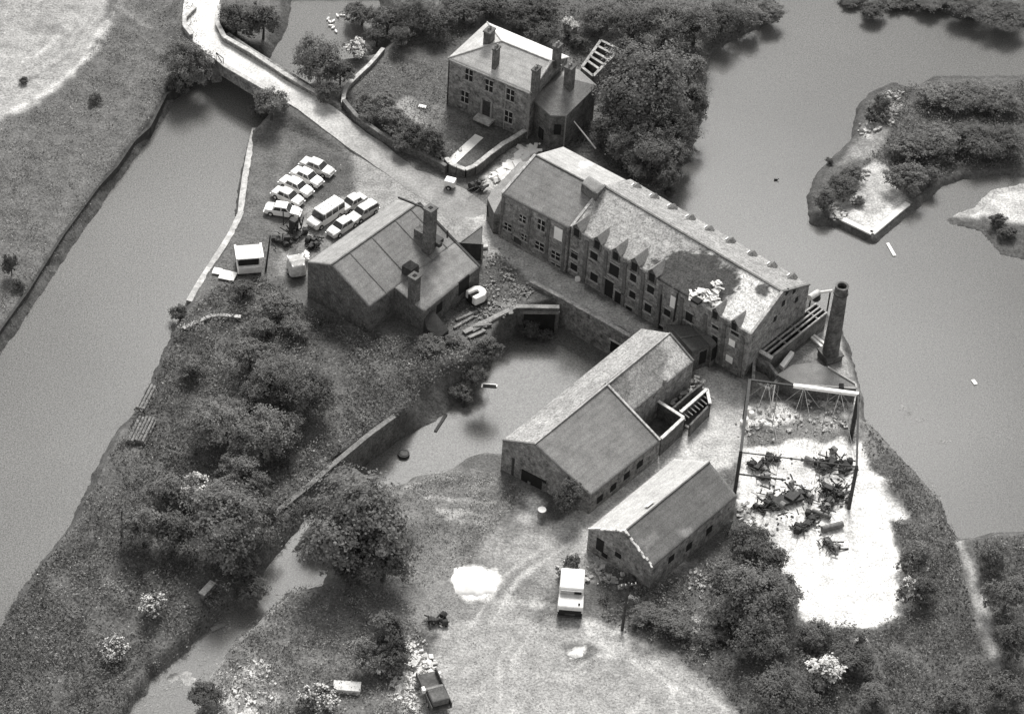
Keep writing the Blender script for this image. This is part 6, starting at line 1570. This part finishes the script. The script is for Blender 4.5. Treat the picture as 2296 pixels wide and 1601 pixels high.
U('undergrowth', 'ragged weeds around the workshop and lorry', [(1250, 1260), (1330, 1250), (1460, 1290), (1560, 1285), (1655, 1140), (1700, 1200), (1560, 1320), (1350, 1370), (1330, 1300)], 7, .12, .3, .13, .4, seed=11)
U('grass', 'thin grass over the open field', [(950, 1330), (1240, 1300), (1330, 1400), (1480, 1450), (1640, 1560), (1700, 1680), (980, 1680), (960, 1480)], 3.2, .09, .1, .27, .3, seed=12, hi=.1, excl=[[(995, 1260), (1130, 1260), (1130, 1350), (1040, 1350)]])
U('undergrowth', 'weeds on the cleared ground within the steel frame', [(1680, 905), (1780, 880), (1925, 900), (1925, 1000), (1880, 985), (1740, 1005), (1672, 1000)], 7, .13, .4, .11, .4, seed=13)

def scum(label, pts, n, seed):
    g = np.random.default_rng(seed); a = []
    for k in range(n):
        q = pts[k % len(pts)]; p = P(q[0] + g.normal(0, q[2]), q[1] + g.normal(0, q[3]), WZ + .02); a.append((p.x, p.y, p.z))
    a = np.array(a); tag(link('scum', leaf_mesh('scum', a, np.tile([0, 0, 1.], (len(a), 1)), .16, mat('pale scum', .24, .3, 1, .3, 4), .5, .01, None, seed)), label, 'scum', kind='stuff')
scum('pale scum drifting in streaks on the right-hand river', [(2042, 928, 8, 9), (2028, 915, 6, 4), (2060, 940, 14, 4), (2112, 990, 12, 3), (2085, 1085, 6, 8), (2092, 1118, 7, 6)], 110, 3)
scum('pale scum lining the muddy creek at the bottom left', [(500, 1400, 18, 10), (440, 1455, 16, 10), (470, 1490, 12, 18), (380, 1540, 18, 14), (330, 1580, 14, 10)], 150, 4)

LRP = [(1660, 1210), (1735, 1260), (1790, 1400), (1960, 1412), (2050, 1370), (2035, 1290), (2005, 1170), (2040, 1160), (1990, 1080), (1940, 1040), (2060, 1075), (2105, 1130), (2150, 1220), (2400, 1210), (2400, 1680), (1740, 1680), (1640, 1550), (1500, 1440), (1380, 1390), (1400, 1330), (1560, 1300)]
U('scrub', 'taller tangled bramble scrub in patches over the left-hand wedge of land', WEDGE, 9, .15, 1.1, .080, .5, seed=21, hi=.9, lo=.47)
U('scrub', 'taller tangled bramble scrub in patches over the lower right corner', LRP, 9, .15, 1.1, .080, .5, seed=22, hi=.9, lo=.47, excl=[WASTE, [(2140, 1210), (2180, 1215), (2212, 1330), (2250, 1500), (2218, 1515)]])
U('scrub', 'rank weeds in clumps on the bank at the bottom, left of the field', [(580, 1340), (900, 1330), (955, 1430), (945, 1640), (430, 1640), (470, 1560), (540, 1470)], 9, .13, .8, .10, .6, seed=23, hi=.6, lo=.45)
U('scrub', 'dense low scrub thickening the cover of the island', [(1945, 240), (2010, 205), (2500, 175), (2500, 375), (2150, 378), (2060, 425), (2036, 446), (1995, 370), (1990, 330), (2000, 290)], 12, .15, 1.0, .085, .4, z=IZ, seed=24, hi=.7, lo=.42)
U('scrub', 'patches of rough growth on the bank left of the canal', [(-80, 880), (-80, 310), (90, 250), (170, 180), (250, 60), (430, 0), (440, 70), (380, 200), (300, 318), (145, 525)], 6, .13, .5, .10, .45, seed=25, hi=.3, lo=.48)
U('scrub', 'clumps of rough grass on the disturbed ground beside the basin', [(880, 1100), (980, 1060), (1110, 1070), (1180, 1110), (1130, 1160), (1040, 1250), (900, 1310), (870, 1200)], 9, .12, .5, .12, .5, seed=26, hi=.4, lo=.45)
